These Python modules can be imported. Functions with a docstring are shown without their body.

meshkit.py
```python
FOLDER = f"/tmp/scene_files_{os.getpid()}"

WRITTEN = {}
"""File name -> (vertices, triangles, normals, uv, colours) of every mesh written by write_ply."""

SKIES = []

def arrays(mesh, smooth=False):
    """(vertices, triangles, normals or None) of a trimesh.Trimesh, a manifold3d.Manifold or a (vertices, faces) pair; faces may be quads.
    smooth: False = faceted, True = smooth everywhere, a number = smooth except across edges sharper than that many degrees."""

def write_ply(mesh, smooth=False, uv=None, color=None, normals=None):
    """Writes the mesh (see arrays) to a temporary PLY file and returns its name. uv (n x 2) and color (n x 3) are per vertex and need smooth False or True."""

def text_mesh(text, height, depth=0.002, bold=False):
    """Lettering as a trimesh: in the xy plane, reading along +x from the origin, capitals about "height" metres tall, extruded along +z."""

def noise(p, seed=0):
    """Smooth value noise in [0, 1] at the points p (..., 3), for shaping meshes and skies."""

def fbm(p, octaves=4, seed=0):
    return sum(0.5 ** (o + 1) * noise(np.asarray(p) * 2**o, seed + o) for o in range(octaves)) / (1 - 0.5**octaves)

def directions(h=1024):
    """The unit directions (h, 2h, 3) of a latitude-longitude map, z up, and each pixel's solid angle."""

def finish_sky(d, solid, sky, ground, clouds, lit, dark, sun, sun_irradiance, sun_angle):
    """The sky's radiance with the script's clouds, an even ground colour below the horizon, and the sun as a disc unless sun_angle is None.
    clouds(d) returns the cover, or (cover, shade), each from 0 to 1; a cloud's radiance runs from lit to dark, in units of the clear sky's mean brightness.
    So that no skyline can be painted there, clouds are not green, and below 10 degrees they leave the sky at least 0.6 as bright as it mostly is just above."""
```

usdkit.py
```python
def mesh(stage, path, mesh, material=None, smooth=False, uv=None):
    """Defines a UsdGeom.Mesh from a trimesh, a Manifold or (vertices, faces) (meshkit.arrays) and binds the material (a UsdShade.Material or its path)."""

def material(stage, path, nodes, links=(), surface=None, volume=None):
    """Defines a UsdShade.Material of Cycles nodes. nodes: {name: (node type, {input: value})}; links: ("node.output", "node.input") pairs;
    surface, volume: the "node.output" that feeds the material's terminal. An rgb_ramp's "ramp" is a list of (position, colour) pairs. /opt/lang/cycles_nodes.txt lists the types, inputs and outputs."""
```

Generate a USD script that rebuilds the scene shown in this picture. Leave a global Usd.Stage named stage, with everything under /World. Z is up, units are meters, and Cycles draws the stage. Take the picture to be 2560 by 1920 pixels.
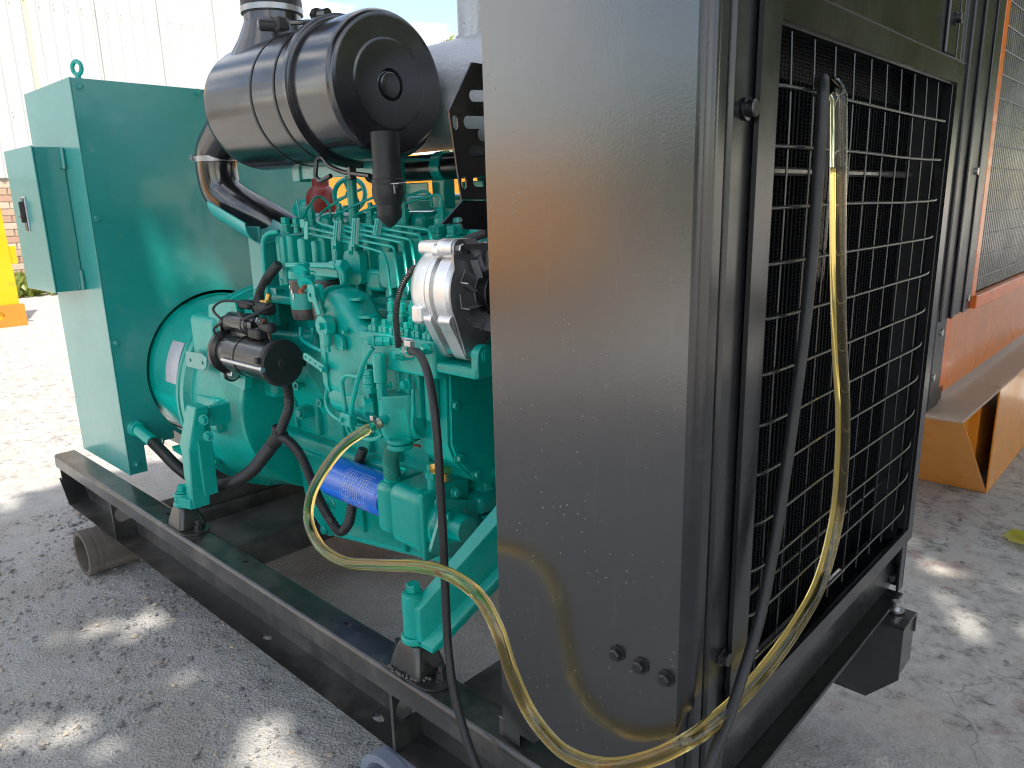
import math, random
import numpy as np, trimesh, usdkit, meshkit
import shapely.geometry as sg, shapely.affinity as sa
from shapely.ops import unary_union
from pxr import Usd, UsdGeom, UsdLux, UsdShade, Gf, Sdf, Vt

stage = Usd.Stage.CreateInMemory()
UsdGeom.SetStageUpAxis(stage, UsdGeom.Tokens.z); UsdGeom.SetStageMetersPerUnit(stage, 1.0)
stage.SetDefaultPrim(UsdGeom.Xform.Define(stage, '/World').GetPrim())
UsdGeom.Scope.Define(stage, '/World/Looks')
rng = np.random.default_rng(7); random.seed(7)

# ---------------------------------------------------------------- camera, sky, sun
EXPOSURE = 1.66
SKY, SUN = 0.10, 0.68
Rm = np.array([[0.73029608, 0.68269903, -0.0242832], [0.14472864, -0.18936335, -0.97118234], [-0.66762359, 0.70573618, -0.23709742]])
FPX, EYE = 1861.26, np.array([0, 0, 1.1])
cam = UsdGeom.Camera.Define(stage, '/World/camera')
M = np.eye(4); M[0, :3], M[1, :3], M[2, :3], M[3, :3] = Rm[0], -Rm[1], -Rm[2], EYE
cam.AddTransformOp().Set(Gf.Matrix4d(*M.ravel().tolist()))
cam.CreateHorizontalApertureAttr(36.0); cam.CreateVerticalApertureAttr(27.0)
cam.CreateFocalLengthAttr(36 * FPX / 2560); cam.CreateClippingRangeAttr(Gf.Vec2f(0.01, 500))
cam.CreateExposureAttr(EXPOSURE); cam.CreateFStopAttr(11.0); cam.CreateFocusDistanceAttr(1.35)

SDIR = np.array([.39, -.16, 1.0]); SDIR /= np.linalg.norm(SDIR)
EL, AZ = math.asin(SDIR[2]), math.atan2(SDIR[0], SDIR[1])
sun = UsdLux.DistantLight.Define(stage, '/World/sun_light')
zax = SDIR; xax = np.cross([0, 0, 1], zax); xax /= np.linalg.norm(xax); yax = np.cross(zax, xax)
M = np.eye(4); M[0, :3], M[1, :3], M[2, :3] = xax, yax, zax
sun.AddTransformOp().Set(Gf.Matrix4d(*M.ravel().tolist()))
sun.CreateIntensityAttr(SUN); sun.CreateAngleAttr(0.55); sun.CreateNormalizeAttr(True); sun.CreateColorAttr(Gf.Vec3f(1, .93, .82))
dome = UsdLux.DomeLight.Define(stage, '/World/sky')
skym = usdkit.material(stage, '/World/Looks/sky_air', {
    'sky': ('sky_texture', {'sky_type': 'single_scattering', 'sun_disc': False, 'sun_elevation': EL, 'sun_rotation': AZ, 'air_density': 1.0, 'aerosol_density': .8}),
    'tc': ('texture_coordinate', {}), 'map': ('mapping', {'scale': (1.2, 1.2, 4.2), 'location': (.3, .55, .1)}),
    'n': ('noise_texture', {'scale': 3.1, 'detail': 7, 'roughness': .56}),
    'r': ('rgb_ramp', {'ramp': [(0, (0, 0, 0)), (.48, (0, 0, 0)), (.66, (.85, .85, .85)), (1, (1, 1, 1))]}),
    'mix': ('mix_color', {'b': (12., 12., 12.)}), 'warm': ('mix_color', {'blend_type': 'multiply', 'fac': 1.0, 'b': (1.08, 1.0, .90)}), 'bg': ('background_shader', {'strength': SKY})},
    [('tc.generated', 'map.vector'), ('map.vector', 'n.vector'), ('n.fac', 'r.fac'), ('r.color', 'mix.fac'), ('sky.color', 'mix.a'), ('mix.result', 'warm.a'), ('warm.result', 'bg.color')], surface='bg.background')
UsdShade.MaterialBindingAPI.Apply(dome.GetPrim()).Bind(skym)
dome.GetPrim().SetCustomDataByKey('kind', 'structure')

# ---------------------------------------------------------------- materials
LK = '/World/Looks/'
def paint(name, color, rough=.35, bump=(0, 0), var=.12, vscale=6, metallic=0.0, spec=.5, coat=0.0, rvar=.08, dust=None, coarse=None, detail=3, ior=1.5):
    n = {'g': ('geometry', {}), 'v': ('noise_texture', {'scale': vscale, 'detail': 4}),
         'c': ('mix_color', {'a': tuple(max(0, c * (1 - var)) for c in color), 'b': tuple(min(1, c * (1 + var)) for c in color)}),
         'rm': ('map_range', {'from_min': .3, 'from_max': .7, 'to_min': max(.02, rough - rvar), 'to_max': rough + rvar, 'clamp': True}),
         'p': ('principled_bsdf', {'metallic': metallic, 'specular_ior_level': spec, 'coat_weight': coat, 'coat_roughness': .06, 'ior': ior})}
    l = [('g.position', 'v.vector'), ('v.fac', 'c.fac'), ('v.fac', 'rm.value'), ('rm.result', 'p.roughness')]
    col = 'c.result'
    if dust:   # (colour, low, high, scale): settled dust and specks, an irregular film
        n['dn'] = ('noise_texture', {'scale': dust[3], 'detail': 8, 'roughness': .65}); l.append(('g.position', 'dn.vector'))
        n['dr'] = ('map_range', {'from_min': dust[1], 'from_max': dust[2], 'to_min': 0, 'to_max': dust[4] if len(dust) > 4 else .6, 'clamp': True}); l.append(('dn.fac', 'dr.value'))
        n['dm'] = ('mix_color', {'b': dust[0]}); l += [('dr.result', 'dm.fac'), (col, 'dm.a')]; col = 'dm.result'
    l.append((col, 'p.base_color'))
    nrm = None
    if bump[1]:
        n['bn'] = ('noise_texture', {'scale': bump[0], 'detail': detail}); l.append(('g.position', 'bn.vector'))
        n['b'] = ('bump', {'strength': bump[1], 'distance': .0015}); l += [('bn.fac', 'b.height')]; nrm = 'b.normal'
    if coarse:
        n['bn2'] = ('noise_texture', {'scale': coarse[0], 'detail': 2}); l.append(('g.position', 'bn2.vector'))
        n['b2'] = ('bump', {'strength': coarse[1], 'distance': .004}); l += [('bn2.fac', 'b2.height')]
        if nrm: l.append((nrm, 'b2.normal'))
        nrm = 'b2.normal'
    if nrm: l.append((nrm, 'p.normal'))
    return usdkit.material(stage, LK + name, n, l, surface='p.BSDF')

GRN = (.0, .32, .262)
m_green = paint('green_enamel', GRN, .22, (180, .08), .10, 9, coat=.2, ior=1.5, dust=((.10, .26, .21), .62, .8, 22, .25), coarse=(35, .10))
m_cast = paint('green_cast_iron', GRN, .27, (420, .4), .12, 12, coat=.15, ior=1.5, dust=((.10, .24, .19), .6, .8, 30, .3), coarse=(60, .25))
m_cab = paint('green_cabinet_sheet', (.012, .235, .215), .27, (250, .05), .06, 3, coat=.25, dust=((.16, .30, .25), .58, .8, 14, .35), coarse=(6, .05), ior=1.75)
m_black = paint('black_frame_paint', (.017, .0165, .016), .25, (300, .10), .3, 5, dust=((.18, .165, .145), .5, .75, 7, .4), coarse=(25, .08), ior=1.7)
m_beam = paint('dusty_black_beam', (.045, .043, .040), .42, (300, .15), .25, 4, dust=((.21, .19, .165), .42, .68, 6, .6))
m_gloss = paint('black_gloss_paint', (.006, .006, .007), .22, (320, .06), .2, 8, dust=((.07, .066, .06), .62, .82, 40, .25), ior=1.65)
m_satin = paint('black_satin_canister', (.008, .008, .010), .18, (260, .05), .2, 8, dust=((.08, .075, .07), .62, .84, 30, .25), ior=1.8, rvar=.05)
m_rubber = paint('black_rubber', (.011, .011, .012), .5, (500, .25), .25, 30)
m_cond = paint('black_conduit', (.02, .02, .02), .42, (200, .1), .2, 20)
m_steel = paint('zinc_steel', (.55, .55, .54), .34, (400, .15), .12, 20, metallic=1.0)
m_rust = paint('worn_pipe_iron', (.105, .088, .075), .6, (160, .4), .3, 14)
m_alu = paint('cast_aluminium', (.72, .72, .71), .36, (350, .25), .08, 20, metallic=.9, dust=((.3, .28, .25), .58, .8, 40, .4))
m_fan = paint('dark_pressed_steel', (.33, .33, .34), .36, (300, .2), .2, 20, metallic=.85)
m_silver = paint('hammered_silver_paint', (.40, .41, .43), .42, (160, .9), .06, 14, metallic=.45, coarse=(70, .35))
m_blue = paint('blue_filter_can', (.010, .125, .56), .25, (200, .05), .06, 6, coat=.5)
m_white = paint('white_print', (.75, .76, .76), .5)
m_canf = paint('dark_filter_can', (.055, .045, .042), .36, (200, .1), .15, 12, coat=.2)
m_brass = paint('brass', (.62, .40, .13), .32, (300, .2), .2, 20, metallic=1.0)
m_copper = paint('red_brown_rod', (.30, .09, .05), .5)
m_plate = paint('etched_nameplate', (.52, .52, .58), .42, (500, .2), .12, 60, metallic=.5)
m_orange = paint('orange_enamel', (.62, .125, .012), .30, (200, .12), .10, 5, coat=.3, dust=((.25, .10, .05), .55, .78, 6, .5))
m_orange2 = paint('yellow_orange_tank', (.54, .20, .018), .28, (200, .12), .08, 4, coat=.3, dust=((.34, .17, .06), .55, .75, 3, .35))
m_dusty = paint('dusty_orange_top', (.34, .24, .17), .7, (200, .3), .2, 9)
m_red = paint('red_enamel', (.22, .02, .015), .4)
m_yellow = paint('yellow_steel_paint', (.70, .40, .004), .42, (150, .2), .10, 3, dust=((.45, .20, .04), .62, .72, 9, .7))
m_wall = paint('white_wall_sheet', (.47, .48, .48), .5, (30, .05), .04, 1.5)
m_seam = paint('yellowed_seam', (.62, .60, .38), .6)
m_bricks = [paint('brick_%s' % n, c, .85, (60, .6), .15, 8) for n, c in (('tan', (.42, .30, .21)), ('pale', (.50, .40, .31)), ('rose', (.40, .25, .18)))]
m_mortar = paint('mortar', (.36, .31, .26), .9, (60, .5))
m_bark = paint('bark', (.09, .065, .045), .9, (40, .8), .3, 8)

# panel paint: satin black with orange peel, overspray specks and an old rubbed patch
m_panel = usdkit.material(stage, LK + 'black_panel_orange_peel', {
    'g': ('geometry', {}), 'v': ('noise_texture', {'scale': 2.4, 'detail': 3}),
    'vr': ('map_range', {'from_min': .35, 'from_max': .7, 'to_min': .18, 'to_max': .26, 'clamp': True}),
    'peel': ('noise_texture', {'scale': 330, 'detail': 2}), 'peel2': ('noise_texture', {'scale': 9, 'detail': 2}),
    'b': ('bump', {'strength': .10, 'distance': .0013}), 'b2': ('bump', {'strength': .03, 'distance': .01}),
    'vo': ('voronoi_texture', {'scale': 75, 'randomness': 1}), 'vs': ('map_range', {'from_min': .05, 'from_max': .12, 'to_min': 1, 'to_max': 0, 'clamp': True}),
    'sel': ('noise_texture', {'scale': 5, 'detail': 3}), 'selr': ('map_range', {'from_min': .48, 'from_max': .62, 'to_min': 0, 'to_max': .8, 'clamp': True}),
    'mul': ('math', {'math_type': 'multiply'}),
    'ms': ('mapping', {'scale': (38, 1, 5), 'rotation': (0, .35, 0)}), 'sc': ('noise_texture', {'scale': 1.3, 'detail': 6, 'roughness': .7}),
    'scr': ('map_range', {'from_min': .56, 'from_max': .74, 'to_min': 0, 'to_max': .30, 'clamp': True}),
    'c1': ('mix_color', {'a': (.004, .0039, .0038), 'b': (.04, .038, .035)}), 'c2': ('mix_color', {'b': (.12, .115, .108)}),
    'b3': ('bump', {'strength': .5, 'distance': .0012}),
    'p': ('principled_bsdf', {'ior': 2.2})},
    [('g.position', 'v.vector'), ('v.fac', 'vr.value'), ('vr.result', 'p.roughness'), ('g.position', 'peel.vector'), ('g.position', 'peel2.vector'), ('peel2.fac', 'b2.height'), ('b2.normal', 'b.normal'), ('peel.fac', 'b.height'),
     ('g.position', 'vo.vector'), ('vo.distance', 'vs.value'), ('g.position', 'sel.vector'), ('sel.fac', 'selr.value'), ('vs.result', 'mul.value1'), ('selr.result', 'mul.value2'),
     ('g.position', 'ms.vector'), ('ms.vector', 'sc.vector'), ('sc.fac', 'scr.value'), ('scr.result', 'c1.fac'), ('c1.result', 'c2.a'), ('mul.value', 'c2.fac'), ('c2.result', 'p.base_color'),
     ('mul.value', 'b3.height'), ('b.normal', 'b3.normal'), ('b3.normal', 'p.normal')], surface='p.BSDF')
# radiator fins: dark wavy strips
m_fins = usdkit.material(stage, LK + 'radiator_fin_pack', {
    'g': ('geometry', {}), 'w': ('wave_texture', {'bands_direction': 'z', 'scale': 60, 'distortion': 0}), 'w2': ('wave_texture', {'bands_direction': 'y', 'scale': 26, 'distortion': 0}),
    'm': ('math', {'math_type': 'multiply'}), 'b': ('bump', {'strength': .9, 'distance': .004}), 'c': ('mix_color', {'a': (.002, .002, .0025), 'b': (.013, .0135, .016)}),
    'p': ('principled_bsdf', {'roughness': .5, 'specular_ior_level': .12})},
    [('g.position', 'w.vector'), ('g.position', 'w2.vector'), ('w.fac', 'm.value1'), ('w2.fac', 'm.value2'), ('m.value', 'b.height'), ('m.value', 'c.fac'), ('c.result', 'p.base_color'), ('b.normal', 'p.normal')], surface='p.BSDF')
# amber fuel hose
m_amber = usdkit.material(stage, LK + 'clear_amber_hose', {'p': ('principled_bsdf', {'base_color': (.985, .94, .74), 'transmission_weight': 1.0, 'roughness': .06, 'ior': 1.42})}, [], surface='p.BSDF')
m_amber2 = usdkit.material(stage, LK + 'amber_fuel', {'p': ('principled_bsdf', {'base_color': (.965, .79, .34), 'transmission_weight': 1.0, 'roughness': .04, 'ior': 1.33})}, [], surface='p.BSDF')
def leaf_mat(name, c, t):
    return usdkit.material(stage, LK + name, {'o': ('geometry', {}), 'n': ('noise_texture', {'scale': 1.3, 'detail': 3}), 'mc': ('mix_color', {'a': tuple(.7 * x for x in c), 'b': tuple(1.3 * x for x in c)}),
        'd': ('principled_bsdf', {'roughness': .45}), 't': ('translucent_bsdf', {'color': t}), 'm': ('mix_closure', {'fac': .35})},
        [('o.position', 'n.vector'), ('n.fac', 'mc.fac'), ('mc.result', 'd.base_color'), ('d.BSDF', 'm.closure1'), ('t.BSDF', 'm.closure2')], surface='m.closure')
m_leaf = leaf_mat('tree_leaf', (.055, .10, .022), (.20, .30, .05))
m_leaf2 = leaf_mat('olive_leaf', (.17, .21, .04), (.30, .34, .06))
m_leafy = leaf_mat('yellow_leaf', (.42, .40, .05), (.4, .4, .05))
# the yard: grey grit near the machine, pale worn concrete farther out
m_ground = usdkit.material(stage, LK + 'yard_ground', {
    'g': ('geometry', {}), 'sx': ('separate_xyz', {}),
    'bn': ('noise_texture', {'scale': 1.1, 'detail': 5, 'roughness': .6}), 'ba': ('math', {'math_type': 'multiply_add', 'value2': 1.1, 'value3': -.55}), 'by': ('math', {'math_type': 'add'}),
    'mask': ('map_range', {'from_min': 1.35, 'from_max': 1.75, 'to_min': 0, 'to_max': 1, 'clamp': True}),
    'bx': ('map_range', {'from_min': -3.2, 'from_max': -4.0, 'to_min': 0, 'to_max': 1, 'clamp': True}), 'bxa': ('math', {'math_type': 'add'}), 'mx': ('math', {'math_type': 'maximum'}),
    'n1': ('noise_texture', {'scale': 170, 'detail': 6, 'roughness': .7}), 'n2': ('noise_texture', {'scale': 3.2, 'detail': 5}), 'n4': ('noise_texture', {'scale': 22, 'detail': 8, 'roughness': .72}),
    'gc': ('rgb_ramp', {'ramp': [(0, (.165, .164, .163)), (.40, (.325, .32, .314)), (.60, (.43, .42, .405)), (1, (.55, .535, .51))]}),
    'gt': ('mix_color', {'b': (.31, .26, .21)}), 'gtf': ('map_range', {'from_min': .5, 'from_max': .75, 'to_min': 0, 'to_max': .5, 'clamp': True}),
    'cc': ('rgb_ramp', {'ramp': [(0, (.07, .068, .066)), (.36, (.17, .165, .16)), (.47, (.36, .35, .33)), (.62, (.45, .435, .41)), (1, (.56, .545, .515))]}),
    'ct': ('mix_color', {'b': (.40, .33, .27)}), 'ctf': ('map_range', {'from_min': .5, 'from_max': .72, 'to_min': 0, 'to_max': .55, 'clamp': True}),
    'n5': ('noise_texture', {'scale': 7, 'detail': 4}), 'rs': ('map_range', {'from_min': .64, 'from_max': .72, 'to_min': 0, 'to_max': .5, 'clamp': True}), 'cr': ('mix_color', {'b': (.27, .13, .11)}),
    'vw': ('noise_texture', {'scale': 4, 'detail': 5}), 'va': ('vector_math', {'math_type': 'multiply_add', 'vector2': (.35, .35, 0), 'vector3': (0, 0, 0)}), 'vadd': ('vector_math', {'math_type': 'add'}),
    'vor': ('voronoi_texture', {'feature': 'distance_to_edge', 'scale': .95}), 'crk': ('map_range', {'from_min': .0, 'from_max': .0035, 'to_min': .55, 'to_max': 0, 'clamp': True}), 'ck': ('mix_color', {'b': (.07, .065, .06)}),
    'col': ('mix_color', {}), 'b1': ('bump', {'strength': .8, 'distance': .006}), 'b2': ('bump', {'strength': .5, 'distance': .012}),
    'sp': ('voronoi_texture', {'scale': 150}), 'p': ('principled_bsdf', {'roughness': .88})},
    [('g.position', 'sx.vector'), ('g.position', 'bn.vector'), ('bn.fac', 'ba.value1'), ('sx.y', 'by.value1'), ('ba.value', 'by.value2'), ('by.value', 'mask.value'),
     ('sx.x', 'bxa.value1'), ('ba.value', 'bxa.value2'), ('bxa.value', 'bx.value'), ('mask.result', 'mx.value1'), ('bx.result', 'mx.value2'),
     ('g.position', 'n1.vector'), ('g.position', 'n2.vector'), ('g.position', 'n4.vector'), ('n1.fac', 'gc.fac'), ('n2.fac', 'gtf.value'), ('gc.color', 'gt.a'), ('gtf.result', 'gt.fac'),
     ('n4.fac', 'cc.fac'), ('cc.color', 'ct.a'), ('n2.fac', 'ctf.value'), ('ctf.result', 'ct.fac'), ('g.position', 'n5.vector'), ('n5.fac', 'rs.value'), ('rs.result', 'cr.fac'), ('ct.result', 'cr.a'),
     ('g.position', 'vw.vector'), ('vw.color', 'va.vector1'), ('va.vector', 'vadd.vector1'), ('g.position', 'vadd.vector2'), ('vadd.vector', 'vor.vector'), ('vor.distance', 'crk.value'), ('crk.result', 'ck.fac'), ('cr.result', 'ck.a'),
     ('mx.value', 'col.fac'), ('gt.result', 'col.a'), ('ck.result', 'col.b'), ('col.result', 'p.base_color'),
     ('g.position', 'sp.vector'), ('sp.distance', 'b2.height'), ('n1.fac', 'b1.height'), ('b2.normal', 'b1.normal'), ('b1.normal', 'p.normal')], surface='p.BSDF')
m_grit = [paint('grit_%s' % n, c, .9, (200, .5), .3, 40) for n, c in (('grey', (.29, .285, .28)), ('dark', (.17, .17, .17)), ('tan', (.38, .33, .27)))]

# ---------------------------------------------------------------- mesh helpers
def at(u, v, x=None, y=None, z=None, k=2560 / 2212):
    """A sight line meets the plane x=, y= or z= that a thing's face lies in."""
    d = Rm.T @ np.array([(u * k - 1280) / FPX, (v * k - 960) / FPX, 1.])
    i, w = [(i, w) for i, w in enumerate((x, y, z)) if w is not None][0]
    return EYE + d * (w - EYE[i]) / d[i]
def win(ox, oy, k):
    return lambda u, v, **kw: at(ox + u / k, oy + v / k, k=1.0, **kw)
V = lambda *a: np.array(a, float)
def frame(d):
    d = np.asarray(d, float); d = d / np.linalg.norm(d)
    a = np.cross(d, [0, 0, 1.] if abs(d[2]) < .9 else [1., 0, 0]); a /= np.linalg.norm(a)
    return d, a, np.cross(d, a)
def box(lo, hi, ch=.003):
    lo, hi = np.minimum(lo, hi).astype(float), np.maximum(lo, hi).astype(float); c = min(ch, .45 * (hi - lo).min())
    p = []
    for s in np.ndindex(2, 2, 2):
        q = np.where(s, hi, lo); sg_ = np.where(s, -1, 1)
        for ax in range(3):
            r = q + sg_ * c; r[ax] = q[ax]; p.append(r)
    return trimesh.convex.convex_hull(np.array(p))
def obox(c, size, ax, ay, ch=.003):
    """Box of size along axes ax, ay and their cross product."""
    ax = np.asarray(ax, float) / np.linalg.norm(ax); az = np.cross(ax, ay); az /= np.linalg.norm(az); ay = np.cross(az, ax)
    m = box(-np.asarray(size) / 2, np.asarray(size) / 2, ch); m = m.copy()
    m.vertices = m.vertices @ np.array([ax, ay, az]) + c
    return m
def lathe(p0, d, prof, n=32, a0=0, flip=False):
    """Surface of revolution: prof = (distance along d, radius) pairs."""
    d, a, b = frame(d); th = a0 + np.arange(n) * 2 * np.pi / n
    ring = np.cos(th)[:, None] * a + np.sin(th)[:, None] * b
    v, f = [], []
    for t, r in prof: v.append(np.asarray(p0) + d * t + ring * max(r, 1e-5))
    v = np.concatenate(v); m = len(prof)
    i, j = np.meshgrid(np.arange(m - 1), np.arange(n), indexing='ij')
    q = np.stack([i * n + j, i * n + (j + 1) % n, (i + 1) * n + (j + 1) % n, (i + 1) * n + j], -1).reshape(-1, 4)
    f = np.vstack([q[:, [0, 2, 1]], q[:, [0, 3, 2]]])
    t = trimesh.Trimesh(v, f, process=False)
    c0, c1 = len(v), len(v) + 1
    v2 = np.vstack([v, np.asarray(p0) + d * prof[0][0], np.asarray(p0) + d * prof[-1][0]])
    k = np.arange(n)
    caps = np.vstack([np.stack([np.full(n, c0), k, (k + 1) % n], 1), np.stack([np.full(n, c1), (m - 1) * n + (k + 1) % n, (m - 1) * n + k], 1)])
    t = trimesh.Trimesh(v2, np.vstack([f, caps]), process=False)
    if t.volume < 0: t.invert()
    return t
def cyl(p0, p1, r, r2=None, n=24, ch=.0):
    p0, p1 = np.asarray(p0, float), np.asarray(p1, float); L = np.linalg.norm(p1 - p0); r2 = r if r2 is None else r2
    prof = [(0, r - ch), (ch, r), (L - ch, r2), (L, r2 - ch)] if ch else [(0, r), (L, r2)]
    return lathe(p0, p1 - p0, prof, n)
def ringm(p0, d, r0, r1, t, n=40):
    """A flat ring (washer, collar) of inner radius r0, outer r1, thickness t."""
    d, a, b = frame(d)
    pr = [(0, r0), (0, r1), (t, r1), (t, r0), (0, r0)]
    th = np.arange(n) * 2 * np.pi / n; ring = np.cos(th)[:, None] * a + np.sin(th)[:, None] * b
    v = np.concatenate([np.asarray(p0) + d * q + ring * r for q, r in pr[:4]])
    i, j = np.meshgrid(np.arange(4), np.arange(n), indexing='ij'); i2 = (i + 1) % 4
    q = np.stack([i * n + j, i * n + (j + 1) % n, i2 * n + (j + 1) % n, i2 * n + j], -1).reshape(-1, 4)
    t_ = trimesh.Trimesh(v, np.vstack([q[:, [0, 1, 2]], q[:, [0, 2, 3]]]), process=False)
    if t_.volume < 0: t_.invert()
    return t_
def spline(p, step=.01):
    p = np.asarray(p, float); q = np.vstack([2 * p[0] - p[1], p, 2 * p[-1] - p[-2]]); out = []
    for i in range(1, len(q) - 2):
        a, b, c, d = q[i - 1:i + 3]
        def tj(t, u, v): return t + max(np.linalg.norm(v - u), 1e-6) ** .5
        t0 = 0; t1 = tj(t0, a, b); t2 = tj(t1, b, c); t3 = tj(t2, c, d)
        n = max(2, int(np.linalg.norm(c - b) / step) + 1)
        t = np.linspace(t1, t2, n, endpoint=False)[:, None]
        A1 = (t1 - t) / (t1 - t0) * a + (t - t0) / (t1 - t0) * b; A2 = (t2 - t) / (t2 - t1) * b + (t - t1) / (t2 - t1) * c; A3 = (t3 - t) / (t3 - t2) * c + (t - t2) / (t3 - t2) * d
        B1 = (t2 - t) / (t2 - t0) * A1 + (t - t0) / (t2 - t0) * A2; B2 = (t3 - t) / (t3 - t1) * A2 + (t - t1) / (t3 - t1) * A3
        out.append((t2 - t) / (t2 - t1) * B1 + (t - t1) / (t2 - t1) * B2)
    return np.vstack(out + [p[-1:]])
def fillet(p, r=.015, n=5):
    """A bent rod: straight runs with rounded corners."""
    p = np.asarray(p, float); out = [p[0]]
    for i in range(1, len(p) - 1):
        u, w = p[i - 1] - p[i], p[i + 1] - p[i]; lu, lw = np.linalg.norm(u), np.linalg.norm(w); q = min(r, .45 * lu, .45 * lw)
        a, b = p[i] + u / lu * q, p[i] + w / lw * q
        for t in np.linspace(0, 1, n): out.append((1 - t) ** 2 * a + 2 * t * (1 - t) * p[i] + t * t * b)
    return np.array(out + [p[-1]])
def tube(pts, r, n=12, sm=True, step=.012, rib=0, pitch=.006, caps=True):
    p = spline(pts, min(step, pitch / 2.01) if rib else step) if sm else np.asarray(pts, float)
    keep = np.r_[True, np.linalg.norm(np.diff(p, axis=0), axis=1) > 1e-6]; p = p[keep]
    t = np.gradient(p, axis=0); t /= np.linalg.norm(t, axis=1, keepdims=True)
    a = frame(t[0])[1]; As = []
    for k in t:
        a = a - k * (a @ k); a /= np.linalg.norm(a); As.append(a)
    As = np.array(As); Bs = np.cross(t, As); rr = np.broadcast_to(r, (len(p),)).astype(float).copy() if np.ndim(r) == 0 else np.interp(np.linspace(0, 1, len(p)), np.linspace(0, 1, len(r)), r)
    if rib: rr = rr + rib * np.where(np.arange(len(p)) % 2, 1, -1)
    th = np.arange(n) * 2 * np.pi / n
    v = (p[:, None] + rr[:, None, None] * (np.cos(th)[None, :, None] * As[:, None] + np.sin(th)[None, :, None] * Bs[:, None])).reshape(-1, 3)
    i, j = np.meshgrid(np.arange(len(p) - 1), np.arange(n), indexing='ij')
    q = np.stack([i * n + j, i * n + (j + 1) % n, (i + 1) * n + (j + 1) % n, (i + 1) * n + j], -1).reshape(-1, 4)
    f = [q[:, [0, 1, 2]], q[:, [0, 2, 3]]]
    if caps:
        c0 = len(v); v = np.vstack([v, p[0], p[-1]]); k = np.arange(n); e = (len(p) - 1) * n
        f += [np.stack([np.full(n, c0), (k + 1) % n, k], 1), np.stack([np.full(n, c0 + 1), e + k, e + (k + 1) % n], 1)]
    m = trimesh.Trimesh(v, np.vstack(f), process=False)
    if caps and m.volume < 0: m.invert()
    return m
def plate(poly, o, au, av, t):
    """A flat plate: shapely polygon or points in axes au, av at o, thickness t along au x av."""
    poly = poly if hasattr(poly, 'exterior') else sg.Polygon(poly)
    m = trimesh.creation.extrude_polygon(poly.buffer(0), abs(t), engine='earcut'); au, av = np.asarray(au, float), np.asarray(av, float); w = np.cross(au, av)
    v = np.array(m.vertices); vv = np.asarray(o, float) + v[:, :1] * au + v[:, 1:2] * av + (v[:, 2:] * (1 if t > 0 else -1)) * w
    m2 = trimesh.Trimesh(vv, m.faces, process=False)
    if m2.volume < 0: m2.invert()
    return m2
def rrect(w, h, r, cx=0, cy=0): return sa.translate(sg.box(-w / 2 + r, -h / 2 + r, w / 2 - r, h / 2 - r).buffer(r, quad_segs=4), cx, cy)
def slot(p, q, r): return sg.LineString([p, q]).buffer(r, quad_segs=5)
def hexbolt(p, d, r=.009, h=.007, washer=True, spin=.3):
    """Hex head with a washer, seated at p, facing d."""
    d = np.asarray(d, float) / np.linalg.norm(d); out = []
    w = .25 * r if washer else 0
    if washer: out.append(cyl(p, p + d * w, r * 1.35, n=18))
    out.append(lathe(p + d * w, d, [(0, r), (h * .8, r), (h, r * .82)], 6, spin))
    return J(*out)
def ball(p, r, sub=2, scale=(1, 1, 1)):
    m = trimesh.creation.icosphere(subdivisions=sub, radius=r); m.vertices = m.vertices * np.array(scale) + p; return m
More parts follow.
